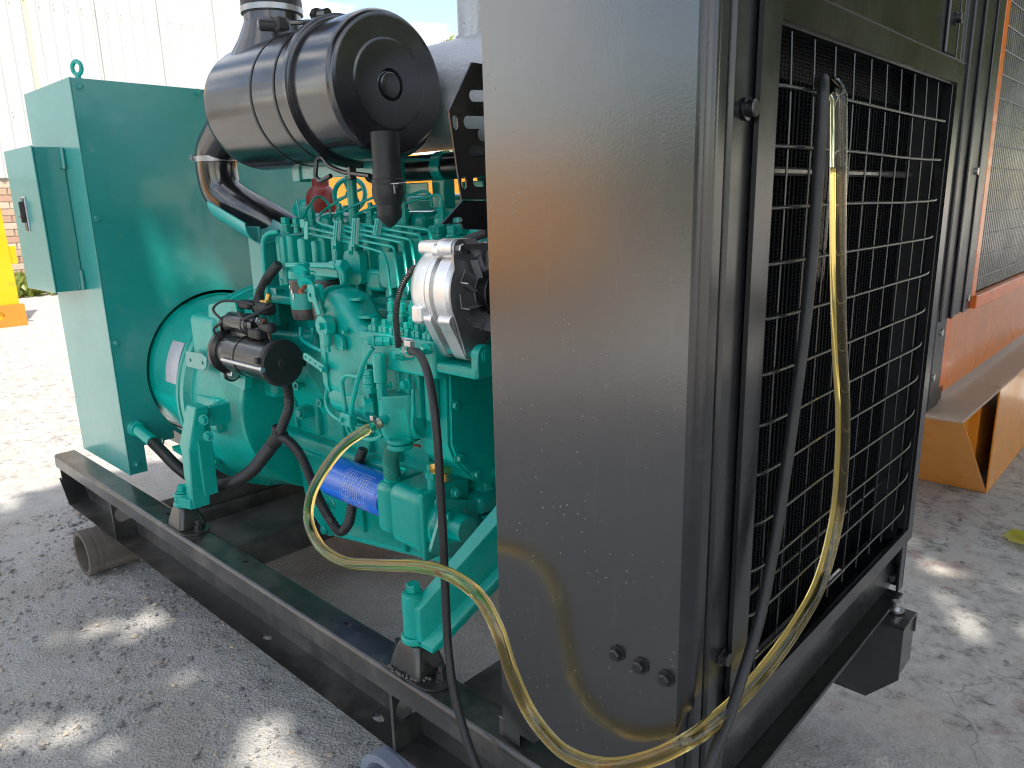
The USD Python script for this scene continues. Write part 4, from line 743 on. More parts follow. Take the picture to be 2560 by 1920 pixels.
obj(gs, 'crank_pulley', lathe(V(-1.0, 1.165, .56), X, [(0, .04), (.04, .05), (.04, .10), (.05, .10), (.06, .09), (.07, .10), (.08, .10), (.09, .09), (.10, .10), (.11, .10), (.11, .03)], 40), m_gloss, 30)
obj(gs, 'cooling_fan', [cyl((-.93, 1.17, .86), (-.86, 1.17, .86), .05, n=24)] + [obox(V(-.88, 1.17, .86) + .17 * V(0, math.cos(t), math.sin(t)), (.02, .24, .06), V(1, -.4 * math.sin(t), .4 * math.cos(t)), V(0, math.cos(t), math.sin(t)), .003) for t in np.arange(6) * np.pi / 3 + .3], m_gloss, 30)
# oil pan
def pan_ring(z, x0, x1, y0, y1, r): p = np.array(rrect(x1 - x0, y1 - y0, r, (x0 + x1) / 2, (y0 + y1) / 2).exterior.coords)[:-1]; return np.c_[p, np.full(len(p), z)]
pk = lambda x, y, z, r: ball(V(x, y, z), r, 2).vertices
op = obj(gs, 'oil_pan', [box((-1.845, .995, .455), (-1.03, 1.335, .470), .003), hull(*[pk(x, y, z, .03) for y in (1.055, 1.275) for x, z in ((-1.80, .44), (-1.77, .285), (-1.70, .235), (-1.12, .325), (-1.075, .36), (-1.06, .44))])] + [rbox((x - .006, 1.014, .285), (x + .006, 1.06, .45), .005) for x in (-1.50, -1.33, -1.2)], m_green, 40)
for u, v in ((550, 635), (535, 820)): c = zH(u, v, y=1.02); obj(op, 'bolt', [cyl(c + Y * .03, c, .022, n=20, ch=.003), hexbolt(c, -Y, .013, .012)], m_cast, 25)
for x in np.linspace(-1.8, -1.08, 9): obj(op, 'pan_bolt', hexbolt(V(x, 1.002, .468), -Y, .006, .006), m_green, 25)
# spin-on oil filter, its head and the oil gallery
o1 = at(828, 1063, y=.925) + V(.036, 0, 0)
of = obj(gs, 'oil_filter', [lathe(V(o1[0] - .235, .925, .476), X, [(0, .024), (0, .036), (.006, .045), (.014, .048), (.222, .048), (.226, .046), (.234, .046)], 56)], m_blue, 38, label='blue spin-on oil filter canister with white printed text')
flut = [lathe(V(o1[0] - .232, .925, .476), X, [(0, .0484 + 0 * k), (.0005, .0488), (.03, .0488), (.0305, .0484)], 56) for k in range(1)]
def patch_on(cx, cy, cz, rad, x0, x1, t0, t1, n=6, h=.0004):
    t = np.radians(np.linspace(t0, t1, n)); rr = rad + h; v = np.array([(x, cy + rr * math.cos(a), cz + rr * math.sin(a)) for x in (x0, x1) for a in t]); i = np.arange(n - 1)
    f = np.vstack([np.stack([i, i + n, i + 1], 1), np.stack([i + 1, i + n, i + 1 + n], 1)]); m = trimesh.Trimesh(v, f, process=False)
    if (m.face_normals * (m.triangles_center - V(0, cy, cz)) * V(0, 1, 1)).sum() < 0: m.invert()
    return m
txt = []; rt = np.random.default_rng(3); xb = o1[0] - .055
for row in range(11):                                                  # the rows of small print round the can
    x = o1[0] - .128 + .0082 * row; t = 118.0
    while t < 212:
        w = rt.uniform(2.5, 9)
        if rt.random() < .8: txt.append(patch_on(0, .925, .476, .048, x, x + .0024, t, min(t + w, 214)))
        t += w + 2
for a0, a1, x0, x1 in ((112, 113, o1[0] - .135, o1[0] - .035), (216, 217, o1[0] - .135, o1[0] - .035), (112, 217, o1[0] - .1357, o1[0] - .135), (112, 217, o1[0] - .0357, o1[0] - .035)): txt.append(patch_on(0, .925, .476, .048, x0, x1, a0, a1, 14))
obj(of, 'label_print', J(*txt), paint('faint_white_print', (.38, .42, .58), .4), True, kind='stuff')
ox = o1[0] + .003
oh = obj(gs, 'oil_filter_head', [rbox((ox - .002, .872, .418), (ox + .052, .985, .536), .02), rbox((ox + .050, .865, .412), (ox + .165, .985, .545), .025), rbox((ox + .160, .862, .405), (ox + .172, .99, .55), .006)], m_green, 38)
cc = V(ox + .172, .925, .472)
obj(oh, 'bypass_cover', [lathe(cc, X, [(0, .056), (.01, .056), (.022, .046), (.03, .03), (.06, .026)], 36), plate(sg.Polygon([(-.06, -.03), (.0, -.065), (.06, -.035), (.05, .03), (-.02, .055)]).buffer(.008), cc + X * .018, Y, Z, .008)], m_green, 35)
for u, v in ((1500, 545), (1440, 720), (1380, 620)): c = zH(u, v, x=cc[0] + .027); obj(oh, 'bolt', hexbolt(c, X, .0085, .008), m_green, 25)
obj(oh, 'oil_cock', [cyl((ox + .155, .905, .545), (ox + .155, .905, .60), .010, n=16), cyl((ox + .155, .905, .57), (ox + .155, .905, .585), .015, n=6)], m_green, 28)
obj(oh, 'brass_tap', [cyl(zH(1425, 460, y=.90), zH(1425, 400, y=.90), .007, n=14), cyl(zH(1395, 385, y=.90), zH(1395, 372, y=.90), .022, n=24, ch=.002), cyl(zH(1350, 370, y=.90), zH(1340, 325, y=.90), .010, n=16)], m_brass, 30)
obj(oh, 'drain_screw', [cyl((ox + .085, .92, .412), (ox + .085, .92, .395), .012, n=6), cyl((ox + .085, .92, .415), (ox + .085, .92, .408), .016, n=18)], m_green, 28)
# cloth-wrapped elbow hose
eh = [zH(1030, 430, y=.905), zH(1018, 340, y=.892), zH(1022, 235, y=.888), zH(1070, 150, y=.892), zH(1160, 105, y=.905), zH(1250, 80, y=.94)]
el = obj(gs, 'elbow_hose', tube(eh, .0172, 20), paint('green_wrapped_hose', (.010, .17, .13), .6, (500, .6), .25, 30), True)
obj(el, 'hose_clip', [ringm(eh[0] * .8 + eh[1] * .2, eh[0] - eh[1], .0172, .0195, .010, 30), ringm(eh[4], eh[4] - eh[3], .0172, .0192, .010, 30)], m_green, 30)
obj(gs, 'copper_pipe', tube([zH(1120, 225, y=.95), zH(1170, 200, y=.95), zH(1200, 190, y=.955), zH(1240, 200, y=.96)], .003, 8), m_copper, True)
# charging alternator
AC = V(-.930, .917, .950); AS = 1.0
obj_plain = obj
def obj(parent, name, mesh, mat, smooth=38, **k):
    if isinstance(mesh, (list, tuple)): mesh = J(*mesh)
    return obj_plain(parent, name, trimesh.Trimesh((np.asarray(mesh.vertices) - AC) * AS + AC, mesh.faces, process=False), mat, smooth, **k)
alt = obj(gs, 'charging_alternator', [lathe(AC - X * .125, X, [(0, .03), (.004, .055), (.014, .073), (.03, .081), (.062, .084), (.063, .080), (.066, .080), (.067, .086), (.078, .086), (.079, .076), (.089, .076), (.09, .086), (.118, .086), (.125, .08)], 56),
    hull(*[cyl(AC + V(-.035, y, z), AC + V(0, y, z), r, n=20).vertices for y, z, r in ((-.058, .077, .016), (-.02, .08, .012))]), hull(*[cyl(AC + V(-.052, y, z), AC + V(-.036, y, z), r, n=16).vertices for y, z, r in ((-.058, .072, .013), (-.02, .075, .012))]),
    hull(*[cyl(AC + V(-.032, y, z), AC + V(-.002, y, z), r, n=16).vertices for y, z, r in ((-.072, -.045, .010), (-.036, -.104, .014), (-.005, -.075, .02))]), hull(*[cyl(AC + V(-.07, y, z), AC + V(-.05, y, z), r, n=16).vertices for y, z, r in ((-.072, -.045, .010), (-.036, -.104, .014), (-.005, -.075, .02))]),
    rbox(AC + V(-.098, -.088, -.055), AC + V(-.07, -.06, -.02), .008), rbox(AC + V(-.118, -.05, .062), AC + V(-.02, -.01, .088), .01)], m_alu, 38, label='bare silver aluminium charging alternator with dark fan')
obj(alt, 'end_face', [plate(sg.Point(0, 0).buffer(.083).union(sg.Polygon([(-.072, .083), (.05, .083), (.06, .0), (-.07, .0)])).union(sg.Polygon([(-.076, -.03), (-.052, -.106), (-.030, -.118), (.01, -.06)])).difference(sg.Point(-.035, .067).buffer(.005)).difference(sg.Point(-.058, .077).buffer(.0065)), AC + X * .0005, Y, Z, .004), ringm(AC + V(.001, -.058, .077), X, .008, .015, .006, 24)], m_fan, 30)
bl = []
for k in range(10):
    t = k * 2 * math.pi / 10 + .25; u = V(0, math.cos(t), math.sin(t)); w = V(0, -math.sin(t), math.cos(t)); c = AC + X * .012
    bl.append(hull(c + u * .030 - w * .013, c + u * .030 + w * .012, c + u * .070 + w * .004, c + u * .066 - w * .020, c + u * .030 - w * .013 + X * .002, c + u * .030 + w * .012 + X * .002, c + u * .070 + w * .004 + X * .002, c + u * .066 - w * .020 + X * .002))
    bl.append(hull(c + u * .032 + w * .010, c + u * .070 + w * .003, c + u * .070 + w * .004 + X * .020, c + u * .040 + w * .010 + X * .018, c + u * .032 + w * .012, c + u * .070 + w * .005, c + u * .070 + w * .006 + X * .020))
obj(alt, 'fan', J(*bl, cyl(AC + X * .010, AC + X * .016, .036, n=32)), m_fan, 25)
obj(alt, 'pulley', lathe(AC + X * .016, X, [(0, .02), (.004, .040), (.007, .041), (.014, .030), (.02, .030), (.027, .041), (.030, .041), (.033, .03), (.034, .016), (.05, .014)], 40), m_gloss, 30)
obj(alt, 'pivot_bolt', hexbolt(AC + V(.004, -.058, .077), X, .0085, .007), m_steel, 25)
obj = obj_plain
a0, a1 = at(966, 770, y=.862), at(1040, 795, y=.862)
bk = obj(gs, 'alternator_bracket', [rbox((-1.01, .857, .805), (-.895, .97, .825), .006), rbox((-1.015, .857, .81), (-1.002, .97, .852), .005), hull(cyl((-.910, .881, .845), (-.893, .881, .845), .019, n=24).vertices, box((-.910, .859, .807), (-.893, .94, .822)).vertices), rbox((-1.10, .91, .74), (-1.03, .99, .81), .01)], m_cast, 35)
obj(bk, 'pivot_pin', [cyl((-1.0, .881, .845), (-.888, .881, .845), .008, n=16), ringm(V(-.894, .881, .845), X, .006, .011, .004, 20)], m_cast, 30)
# starter motor
SC = at(612, 785, y=.872)
st = obj(gs, 'starter_motor', [lathe(SC - X * .215, X, [(0, .046), (.004, .05), (.068, .05), (.070, .0515), (.205, .0515)], 48), lathe(SC - X * .262, X, [(0, .04), (.0, .06), (.012, .06), (.016, .048), (.05, .046)], 40),
    hull(*[cyl(SC + V(-.262, y, z), SC + V(-.252, y, z), r, n=20).vertices for y, z, r in ((.0, .07, .022), (-.005, -.058, .022), (.03, 0, .05))])], m_gloss, 38, label='glossy black starter motor bolted to the flywheel housing')
obj(st, 'end_cap', [lathe(SC - X * .018, X, [(0, .0545), (.006, .056), (.016, .055), (.020, .050), (.021, .016), (.026, .014), (.027, .004)], 48)] + [rbox(SC + V(-.02, .058 * math.cos(t) - .007, .058 * math.sin(t) - .007), SC + V(-.004, .058 * math.cos(t) + .007, .058 * math.sin(t) + .007), .003) for t in (2.9, -.2)], m_rubber, 35)
obj(st, 'clamp_band', [lathe(SC - X * .150, X, [(0, .0518), (.0, .0532), (.007, .0532), (.007, .0518)], 48)], m_gloss, 30)
for a in (186, 6): t = math.radians(a); p = SC + .0545 * V(0, math.cos(t), math.sin(t)); obj(st, 'through_bolt', [cyl(p - X * .195, p - X * .0, .0045, n=12), cyl(p - X * .008, p + X * .004, .0068, n=6)], m_steel, 28)
for y, z in ((.0, .07), (-.005, -.058)): obj(st, 'flange_bolt', [cyl(SC + V(-.252, y, z), SC + V(-.249, y, z), .017, n=22), hexbolt(SC + V(-.249, y, z), X, .012, .011, False)], m_steel, 25)
S2 = SC + V(-.175, -.002, .080)
so = obj(st, 'solenoid', [lathe(S2 - X * .055, X, [(0, .019), (.004, .0245), (.082, .0245), (.084, .0265), (.092, .0265), (.094, .0235), (.1, .0258), (.108, .0258), (.112, .020), (.13, .018)], 36), box(S2 + V(-.05, -.01, -.05), S2 + V(.03, .03, -.02), .004)], m_gloss, 35)
obj(st, 'terminal', [cyl(S2 + V(.074, .0, .012), S2 + V(.10, .0, .012), .006, n=14), cyl(S2 + V(.078, -.006, -.012), S2 + V(.104, -.006, -.012), .006, n=14), cyl(S2 + V(.086, 0, .012), S2 + V(.092, 0, .012), .011, n=6), cyl(S2 + V(.088, -.006, -.012), S2 + V(.094, -.006, -.012), .011, n=6)], m_fan, 28)
bb = [rbox(S2 + V(.06, -.022, -.03), S2 + V(.115, .008, -.004), .008), rbox(S2 + V(.095, -.012, -.012), S2 + V(.15, .012, .012), .009), rbox(S2 + V(.02, .02, .02), S2 + V(.08, .055, .05), .01), rbox(S2 + V(-.06, .02, .028), S2 + V(.0, .05, .05), .008)]
obj(st, 'terminal_boot', J(*bb), m_rubber, 38)
sw = [tube([S2 + V(.1, -.005, .0), S2 + V(.13, -.01, .022), SC + V(-.06, .0, .085), SC + V(-.03, -.01, .056)], .0032, 8), tube([S2 + V(-.055, -.02, .0), S2 + V(-.085, -.03, .03), S2 + V(-.06, -.02, .05), S2 + V(0, .0, .052), S2 + V(.05, .01, .048)], .0032, 8), tube([S2 + V(-.055, -.022, .0), S2 + V(-.082, -.036, -.02), S2 + V(-.07, -.03, -.045)], .0032, 8), tube([S2 + V(.03, -.02, .03), S2 + V(.07, -.03, .02), S2 + V(.10, -.02, .03), S2 + V(.12, .02, .05)], .0045, 8)]
for m in sw[1:]: obj(st, 'wire', m, m_rubber, True)
obj(st, 'wire', sw[0], paint('wire_brown', (.10, .03, .02), .4), True)
obj(st, 'copper_lug', [rbox(S2 + V(.03, .035, .045), S2 + V(.06, .05, .055), .003), cyl(S2 + V(.05, .045, .05), S2 + V(.055, .05, .07), .007)], m_brass, 30)
# wiring conduits
def cd(name, pts, r, **k): return obj(gs, name, tube(pts, r, 16, rib=.0008 * r / .012, pitch=.0052, **k), m_cond, 50)
cd('wiring_conduit', [at(602, 570, y=.96), at(575, 605, y=.945), at(560, 640, y=.925), at(556, 672, y=.905)], .012)
cd('wiring_conduit', [SC + V(-.03, .02, -.045), at(625, 870, y=.885), at(612, 915, y=.885), at(600, 945, y=.885)], .0115)
cd('wiring_conduit', [gl + X * .08 + V(0, .01, -.022), at(350, 975, y=.855), at(385, 1010, y=.86), at(430, 1040, y=.87), at(490, 1045, y=.875), at(540, 1020, y=.88), at(570, 985, y=.883), at(600, 945, y=.885)], .0165)
cd('wiring_conduit', [at(600, 945, y=.885), at(622, 952, y=.885), at(650, 985, y=.885), at(672, 1035, y=.89), at(690, 1080, y=.89), at(712, 1120, y=.89), at(735, 1148, y=.90), at(752, 1132, y=.91), at(762, 1080, y=.92), at(768, 1020, y=.965), at(785, 970, y=.975)], .0115)
q = at(600, 945, y=.885); obj(gs, 'tape_joint', [tube([q + V(-.02, 0, -.018), q, q + V(.022, 0, .008)], .0185, 14), tube([q, q + V(.008, 0, .03)], .015, 12)], m_rubber, True)
# ---------------------------------------------------------------- mounts on the near rail
def rubber_mount(x, y, s=1.0):
    m = obj(gs, 'rubber_mount', [loft([np.c_[np.array(rrect(a * s, b * s, rr * s, x, y).exterior.coords)[:-1], np.full(len(rrect(.1, .1, .01).exterior.coords) - 1, ZT + h)] for h, a, b, rr in ((.008, .096, .084, .012), (.02, .094, .08, .012), (.05, .076, .062, .014), (.062, .062, .052, .014))]),
        ], m_black, 40)
    obj(m, 'base_plate', plate(slot((x - .055 * s, y + .0), (x + .055 * s, y + .0), .044 * s), V(0, 0, ZT + .001), X, Y, .0055), m_black, 25)
    for sx_, sy_ in ((1, -1), (-1, 1)): c = V(x + sx_ * .072 * s, y + .004, ZT + .0065); obj(m, 'stud_nut', [cyl(c, c + Z * .003, .013, n=18), cyl(c + Z * .003, c + Z * .015, .0105, n=6), cyl(c + Z * .015, c + Z * .028, .006, n=12)], m_black, 25)
    return m
xr, xf = -1.945, -.972
rubber_mount(xr, .755, .86); rubber_mount(xf, .755, .86)
zc = ZT + .062
# rear bracket: tall L casting
tp1 = at(432, 895, y=.80)
rb = obj(gs, 'engine_bracket', [cyl((xr, .755, zc), (xr, .755, zc + .012), .027, n=30, ch=.003), cyl((xr, .755, zc + .012), (xr, .755, zc + .036), .0235, n=30, ch=.003), hull(cyl((xr, .755, zc + .004), (xr, .755, zc + .030), .022).vertices, box((xr + .03, .745, zc + .004), (xr + .06, .80, zc + .032)).vertices), 
    hull(box((xr + .028, .752, zc + .004), (xr + .062, .80, zc + .04)).vertices, box((xr + .0, .765, .48), (xr + .052, .80, .50)).vertices), hull(box((xr - .005, .765, .48), (xr + .052, .80, .50)).vertices, box((xr + .045, .775, .60), (xr + .10, .81, .61)).vertices), box((xr + .052, .785, zc + .03), (xr + .064, .825, .58), .003), box((xr + .055, .82, .545), (xr + .075, .88, .60), .004)], m_cast, 32)
obj(rb, 'mount_bolt', [cyl((xr, .755, zc + .038), (xr, .755, zc + .042), .0175, n=22), cyl((xr, .755, zc + .042), (xr, .755, zc + .057), .0145, n=6, ch=.002)], m_green, 25)
obj(rb, 'raised_panel', plate(rrect(.026, .075, .004, xr + .036, .43).difference(rrect(.020, .068, .003, xr + .036, .43)), V(0, .7575, 0), X, V(0, .10, 1) / 1.005, .004), m_cast, False)
for u, v in ((500, 380), (560, 610)): c = z7(u, v, y=.785); obj(rb, 'bolt', hexbolt(c, V(.5, -.86, 0), .0105, .009), m_cast, 25)
# front bracket: sloping arm down to a round post
zc2 = zc
fb = obj(gs, 'engine_bracket', [cyl((xf, .755, zc2), (xf, .755, zc2 + .013), .027, n=30, ch=.003), cyl((xf, .755, zc2 + .012), (xf, .755, zc2 + .095), .0215, n=32, ch=.003),
    hull(box((xf + .005, .742, zc2 + .004), (xf + .032, .768, zc2 + .078), .003).vertices, box((-.885, .93, .50), (-.845, .965, .60), .004).vertices), hull(box((xf + .02, .742, zc2), (xf + .06, .768, zc2 + .014), .003).vertices, box((-.872, .91, .475), (-.84, .94, .49), .003).vertices), rbox((-1.0, 1.01, .49), (-.84, 1.10, .60), .015)], m_cast, 32)
obj(fb, 'mount_bolt', [cyl((xf, .755, zc2 + .095), (xf, .755, zc2 + .098), .017, n=22), cyl((xf, .755, zc2 + .098), (xf, .755, zc2 + .113), .0138, n=6, ch=.002)], m_green, 25)
wd = [ball(V(xf + .048 * math.cos(t) * 1.02, .755 + .042 * math.sin(t), ZT + .009) + .003 * rng.normal(size=3) * V(1, 1, .4), .0045, 1) for t in np.linspace(3.3, 6.0, 26)]
obj(gs, 'weld_bead', J(*wd), m_black, True)
# ---------------------------------------------------------------- air filter canister on its bracket
AF = V(-1.25, .99, 1.332); AR = .1405
zf = win(440, 0, 2.765)
af = obj(gs, 'air_filter', [lathe(AF - X * .50, X, [(-.045, .09), (-.045, AR - .03), (-.033, AR - .010), (-.015, AR - .002), (.0, AR), (.20, AR), (.203, AR - .0035), (.209, AR - .0035), (.212, AR), (.295, AR), (.298, AR - .0035), (.304, AR - .0035), (.307, AR), (.352, AR + .001), (.355, AR + .010), (.362, AR + .011), (.366, AR + .010), (.370, AR + .002)], 96)], m_satin, 38, label='satin black air filter canister with round end cap')
obj(af, 'end_cap', [lathe(AF - X * .131, X, [(0, AR - .004), (.0, AR + .0005), (.118, AR + .001), (.124, AR - .0015), (.1275, AR - .0045), (.1295, AR - .009), (.1305, AR - .016), (.1315, .0885), (.132, .087), (.1328, .084), (.133, .081), (.1335, .034), (.133, .031), (.128, .029), (.1265, .0265), (.127, .025), (.133, .024), (.1345, .0215), (.1348, .004)], 96)], m_satin, 38)
obj(af, 'clamp_ring', [lathe(AF - X * .146, X, [(0, AR + .002), (.002, AR + .0125), (.012, AR + .0125), (.014, AR + .002)], 96)], m_satin, 30)
for x in (.203, .298): obj(af, 'rubber_band', [lathe(AF - X * (.50 - x), X, [(0, AR - .003), (.0005, AR + .0012), (.006, AR + .0012), (.0065, AR - .003)], 96)], m_rubber, 30)
# intake neck and stack on top, dust valve below, outlet elbow at the back
N0 = V(-1.655, .985, 1.40)
nk = obj(gs, 'intake_neck', [loft([np.array([N0 + V(a * math.cos(t), b * math.sin(t), 0) + V(dx, 0, h) for t in np.linspace(0, 2 * np.pi, 40, endpoint=False)]) for h, a, b, dx in ((.0, .125, .10, -.04), (.045, .105, .085, -.025), (.075, .082, .074, -.01), (.105, .066, .066, .0), (.112, .0635, .0635, 0), (.20, .0635, .0635, 0))])], m_satin, 40)
obj(nk, 'inlet_stack', [lathe(N0 + Z * .125, Z, [(0, .062), (0, .0655), (.012, .066), (.014, .0675), (.03, .0675), (.032, .0665), (.14, .0665), (.142, .062)], 48)], m_rubber, 30)
obj(nk, 'hose_band', [ringm(N0 + Z * .128, Z, .066, .0688, .012, 48), box(N0 + V(-.075, -.012, .118), N0 + V(-.062, .004, .142), .002)], m_fan, 30)
ind = zf(700, 175, y=.90); obj(nk, 'service_indicator', [cyl(ind, ind + V(-.02, -.03, 0), .012, n=24, ch=.002), cyl(ind + V(.012, .02, 0), ind, .009, n=18), box(ind + V(.0, -.01, -.012), ind + V(.022, .012, .014), .003)], m_rubber, 30)
obj(nk, 'indicator_lens', cyl(ind + V(-.0205, -.0305, 0), ind + V(-.0215, -.032, 0), .0085, n=20), m_plate, 30)
obj(nk, 'pull_rod', [tube([zf(800, 158, y=.95), zf(880, 155, y=.95), zf(930, 152, y=.955), zf(950, 175, y=.955)], .005, 10), cyl(zf(985, 105, y=.98), zf(1050, 90, y=.98), .010, n=16), cyl(zf(960, 108, y=.98), zf(990, 100, y=.98), .014, n=6)], m_gloss, 30)
dv = zf(1455, 1120, y=.93)
obj(gs, 'dust_valve', [lathe(V(dv[0], .93, dv[2] + .055), -Z, [(0, .027), (.05, .027), (.06, .0268), (.086, .0292), (.088, .031), (.096, .031), (.098, .030), (.106, .0315), (.120, .0315), (.132, .0265), (.136, .0242), (.152, .0247), (.160, .0225), (.174, .010), (.178, .002)], 40)], m_rubber, 30)
obj(gs, 'valve_clip', [box(V(dv[0] + .027, .915, dv[2] - .043), V(dv[0] + .052, .935, dv[2] - .040), .0008), box(V(dv[0] + .027, .92, dv[2] - .06), V(dv[0] + .031, .93, dv[2] - .04), .0008)], m_fan, False)
e0 = [V(-1.77, 1.0, 1.335), V(-1.90, 1.0, 1.325), V(-1.985, 1.0, 1.285), at(468, 330, y=1.0), at(470, 375, y=1.0), at(482, 415, y=1.005), at(520, 447, y=1.025), at(565, 472, y=1.06), at(610, 500, y=1.10), at(650, 528, y=1.15)]
el2 = obj(gs, 'outlet_elbow', tube(e0, [.062, .058, .055, .054, .054, .054, .054, .054, .054], 32), m_satin, True)
obj(el2, 'band_clamp', [ringm(at(469, 344, y=1.0) - Z * .007, Z, .053, .0575, .014, 40), cyl(at(469, 338, y=1.0) + V(-.075, -.03, 0), at(469, 338, y=1.0) + V(-.045, -.03, 0), .006, n=12), cyl(at(469, 338, y=1.0) + V(-.082, -.03, 0), at(469, 338, y=1.0) + V(-.07, -.03, 0), .010, n=6)], m_fan, 30)
# half-round saddle that carries the elbow, on its stay
s0, s1 = at(450, 470, y=.96), at(548, 515, y=.945); ax = V(1, 0, -.30); ax /= np.linalg.norm(ax)
def gutter(c, d, r, L, t, a0, a1, n=16):
    d, a, b = d / np.linalg.norm(d), Y, np.cross(d / np.linalg.norm(d), Y); th = np.linspace(a0, a1, n)
    p = [c + d * q + rr * (np.cos(k) * a + np.sin(k) * b) for q in (0, L) for rr in (r, r + t) for k in th]
    v = np.array(p); i = np.arange(n - 1); f = []
    for A, B, fl in ((0, 2 * n, 0), (n, 3 * n, 1), (0, n, 1), (2 * n, 3 * n, 0)):
        q = np.stack([A + i, A + i + 1, B + i + 1, B + i], 1); f += [q[:, [0, 1, 2]], q[:, [0, 2, 3]]]
    return trimesh.Trimesh(v, np.vstack(f), process=False)
zb = at(470, 455, y=.96)
gcen = V(-1.845, 1.015, 1.128); bdir = np.cross(ax, Y)
ang = (np.pi * .5, np.pi * 1.5) if bdir[2] < 0 else (np.pi * .62, np.pi * 1.6)
sd = obj(gs, 'elbow_saddle', gutter(V(-1.985, 1.0, 1.128), ax, .060, .20, .004, math.radians(185), math.radians(340)), m_cab, 40)
obj(sd, 'saddle_stay', [box((-1.88, .985, .80), (-1.82, .993, 1.055), .002), box((-1.826, .993, .86), (-1.82, 1.10, 1.04), .002), box((-1.86, .985, .80), (-1.76, .992, .90), .002)], m_cab, False)
# cross bracket under the canister with its posts
bt = at(625, 370, y=.96); 
cbk = obj(gs, 'filter_bracket', [box((-1.66, 1.01, 1.192), (-1.28, 1.12, 1.196), .001), box((-1.66, 1.01, 1.165), (-1.28, 1.014, 1.194), .001), box((-1.665, 1.004, 1.160), (-1.635, 1.04, 1.205), .002), box((-1.56, .985, 1.193), (-1.52, 1.06, 1.21), .002), box((-1.34, .985, 1.193), (-1.30, 1.06, 1.21), .002)], m_cab, False)
for x in (-1.545, -1.36): obj(cbk, 'bracket_post', cyl((x, 1.09, 1.03), (x, 1.09, 1.193), .0125, n=16), m_green, 30)
obj(gs, 'clip_handle', [tube(fillet([zf(1070, 1215, y=.90), zf(1000, 1255, y=.90), zf(962, 1225, y=.90), zf(972, 1100, y=.905), zf(1010, 1085, y=.91), zf(1060, 1150, y=.91), zf(1150, 1190, y=.915), zf(1340, 1215, y=.92)], .012, 5), .0048, 12, sm=False), box(zf(1195, 1150, y=.912), zf(1235, 1245, y=.93), .002)], m_gloss, 30)
# ---------------------------------------------------------------- muffler and pipes
MU = V(0, 1.27, 1.345)
mu = obj(gs, 'muffler', [lathe(V(-1.85, 0, 0) + MU, X, [(0, .05), (.0, .108), (.012, .118), (.9, .118), (.912, .108)], 64)], m_silver, 38, label='hammered silver exhaust muffler with a short outlet stub')
ms = at(1018, 80, y=1.27); obj(mu, 'outlet_stub', [lathe(V(ms[0], 1.27, 1.44), Z, [(0, .036), (.012, .034), (.015, .030), (.14, .030), (.14, .026)], 36), ringm(V(ms[0], 1.27, 1.456), Z, .03, .036, .008, 30)], m_silver, 30)
obj(gs, 'intake_crosspipe', [cyl((-1.62, 1.21, 1.185), (-1.02, 1.21, 1.185), .030, n=28)], m_gloss, 30)
obj(gs, 'crosspipe_bracket', [ringm(V(-1.36, 1.21, 1.185), X, .030, .034, .03, 30), box((-1.37, 1.19, 1.09), (-1.33, 1.23, 1.156), .003), box((-1.50, 1.17, 1.12), (-1.36, 1.175, 1.15), .002)], m_green, 30)
obj(gs, 'intake_manifold', [rbox((-1.70, 1.36, 1.0), (-1.12, 1.42, 1.125), .02), box((-1.32, 1.24, 1.05), (-1.25, 1.246, 1.15), .002), rbox((-1.20, 1.36, 1.1), (-1.08, 1.43, 1.17), .02)], m_green, 38)
obj(gs, 'exhaust_manifold', [rbox((-1.75, 1.34, .94), (-1.05, 1.44, 1.03), .03), cyl((-1.3, 1.40, 1.0), (-1.3, 1.30, 1.25), .045, n=24)], m_rust, 35)
# valve with spoked handwheel and red body seen through the gap above the heads
hw = z3(1075, 255, y=1.36); hwn = V(.55, -.8, .2); hwn /= np.linalg.norm(hwn); _, ha, hb_ = frame(hwn)
obj(gs, 'valve_handwheel', [tube(arc(hw, .048, 0, 2 * np.pi * .999, 40, ha, hb_), .0075, 10, sm=False, caps=False), cyl(hw - hwn * .03, hw + hwn * .006, .012, n=16)] + [tube([hw, hw + .048 * (math.cos(t) * ha + math.sin(t) * hb_)], .0045, 8, sm=False) for t in (.4, 1.97, 3.54, 5.11)] + [cyl(hw - hwn * .03, hw - hwn * .03 - Z * .12, .014, n=16)], m_green, 30)
rbm = z3(690, 350, y=1.42); obj(gs, 'red_pump_body', [ball(rbm, .052, 3, (1, 1, 1.1)), cyl(rbm + Z * .03, rbm + Z * .085, .028, n=24, ch=.004), cyl(rbm - Z * .12, rbm, .03, n=20)], m_red, 35)
dm = z3(480, 420, y=1.42); obj(gs, 'coolant_housing', [ball(dm - Z * .01, .045, 2, (1.3, 1, .8)), cyl(dm - Z * .13, dm, .03, n=20)], m_green, 35)
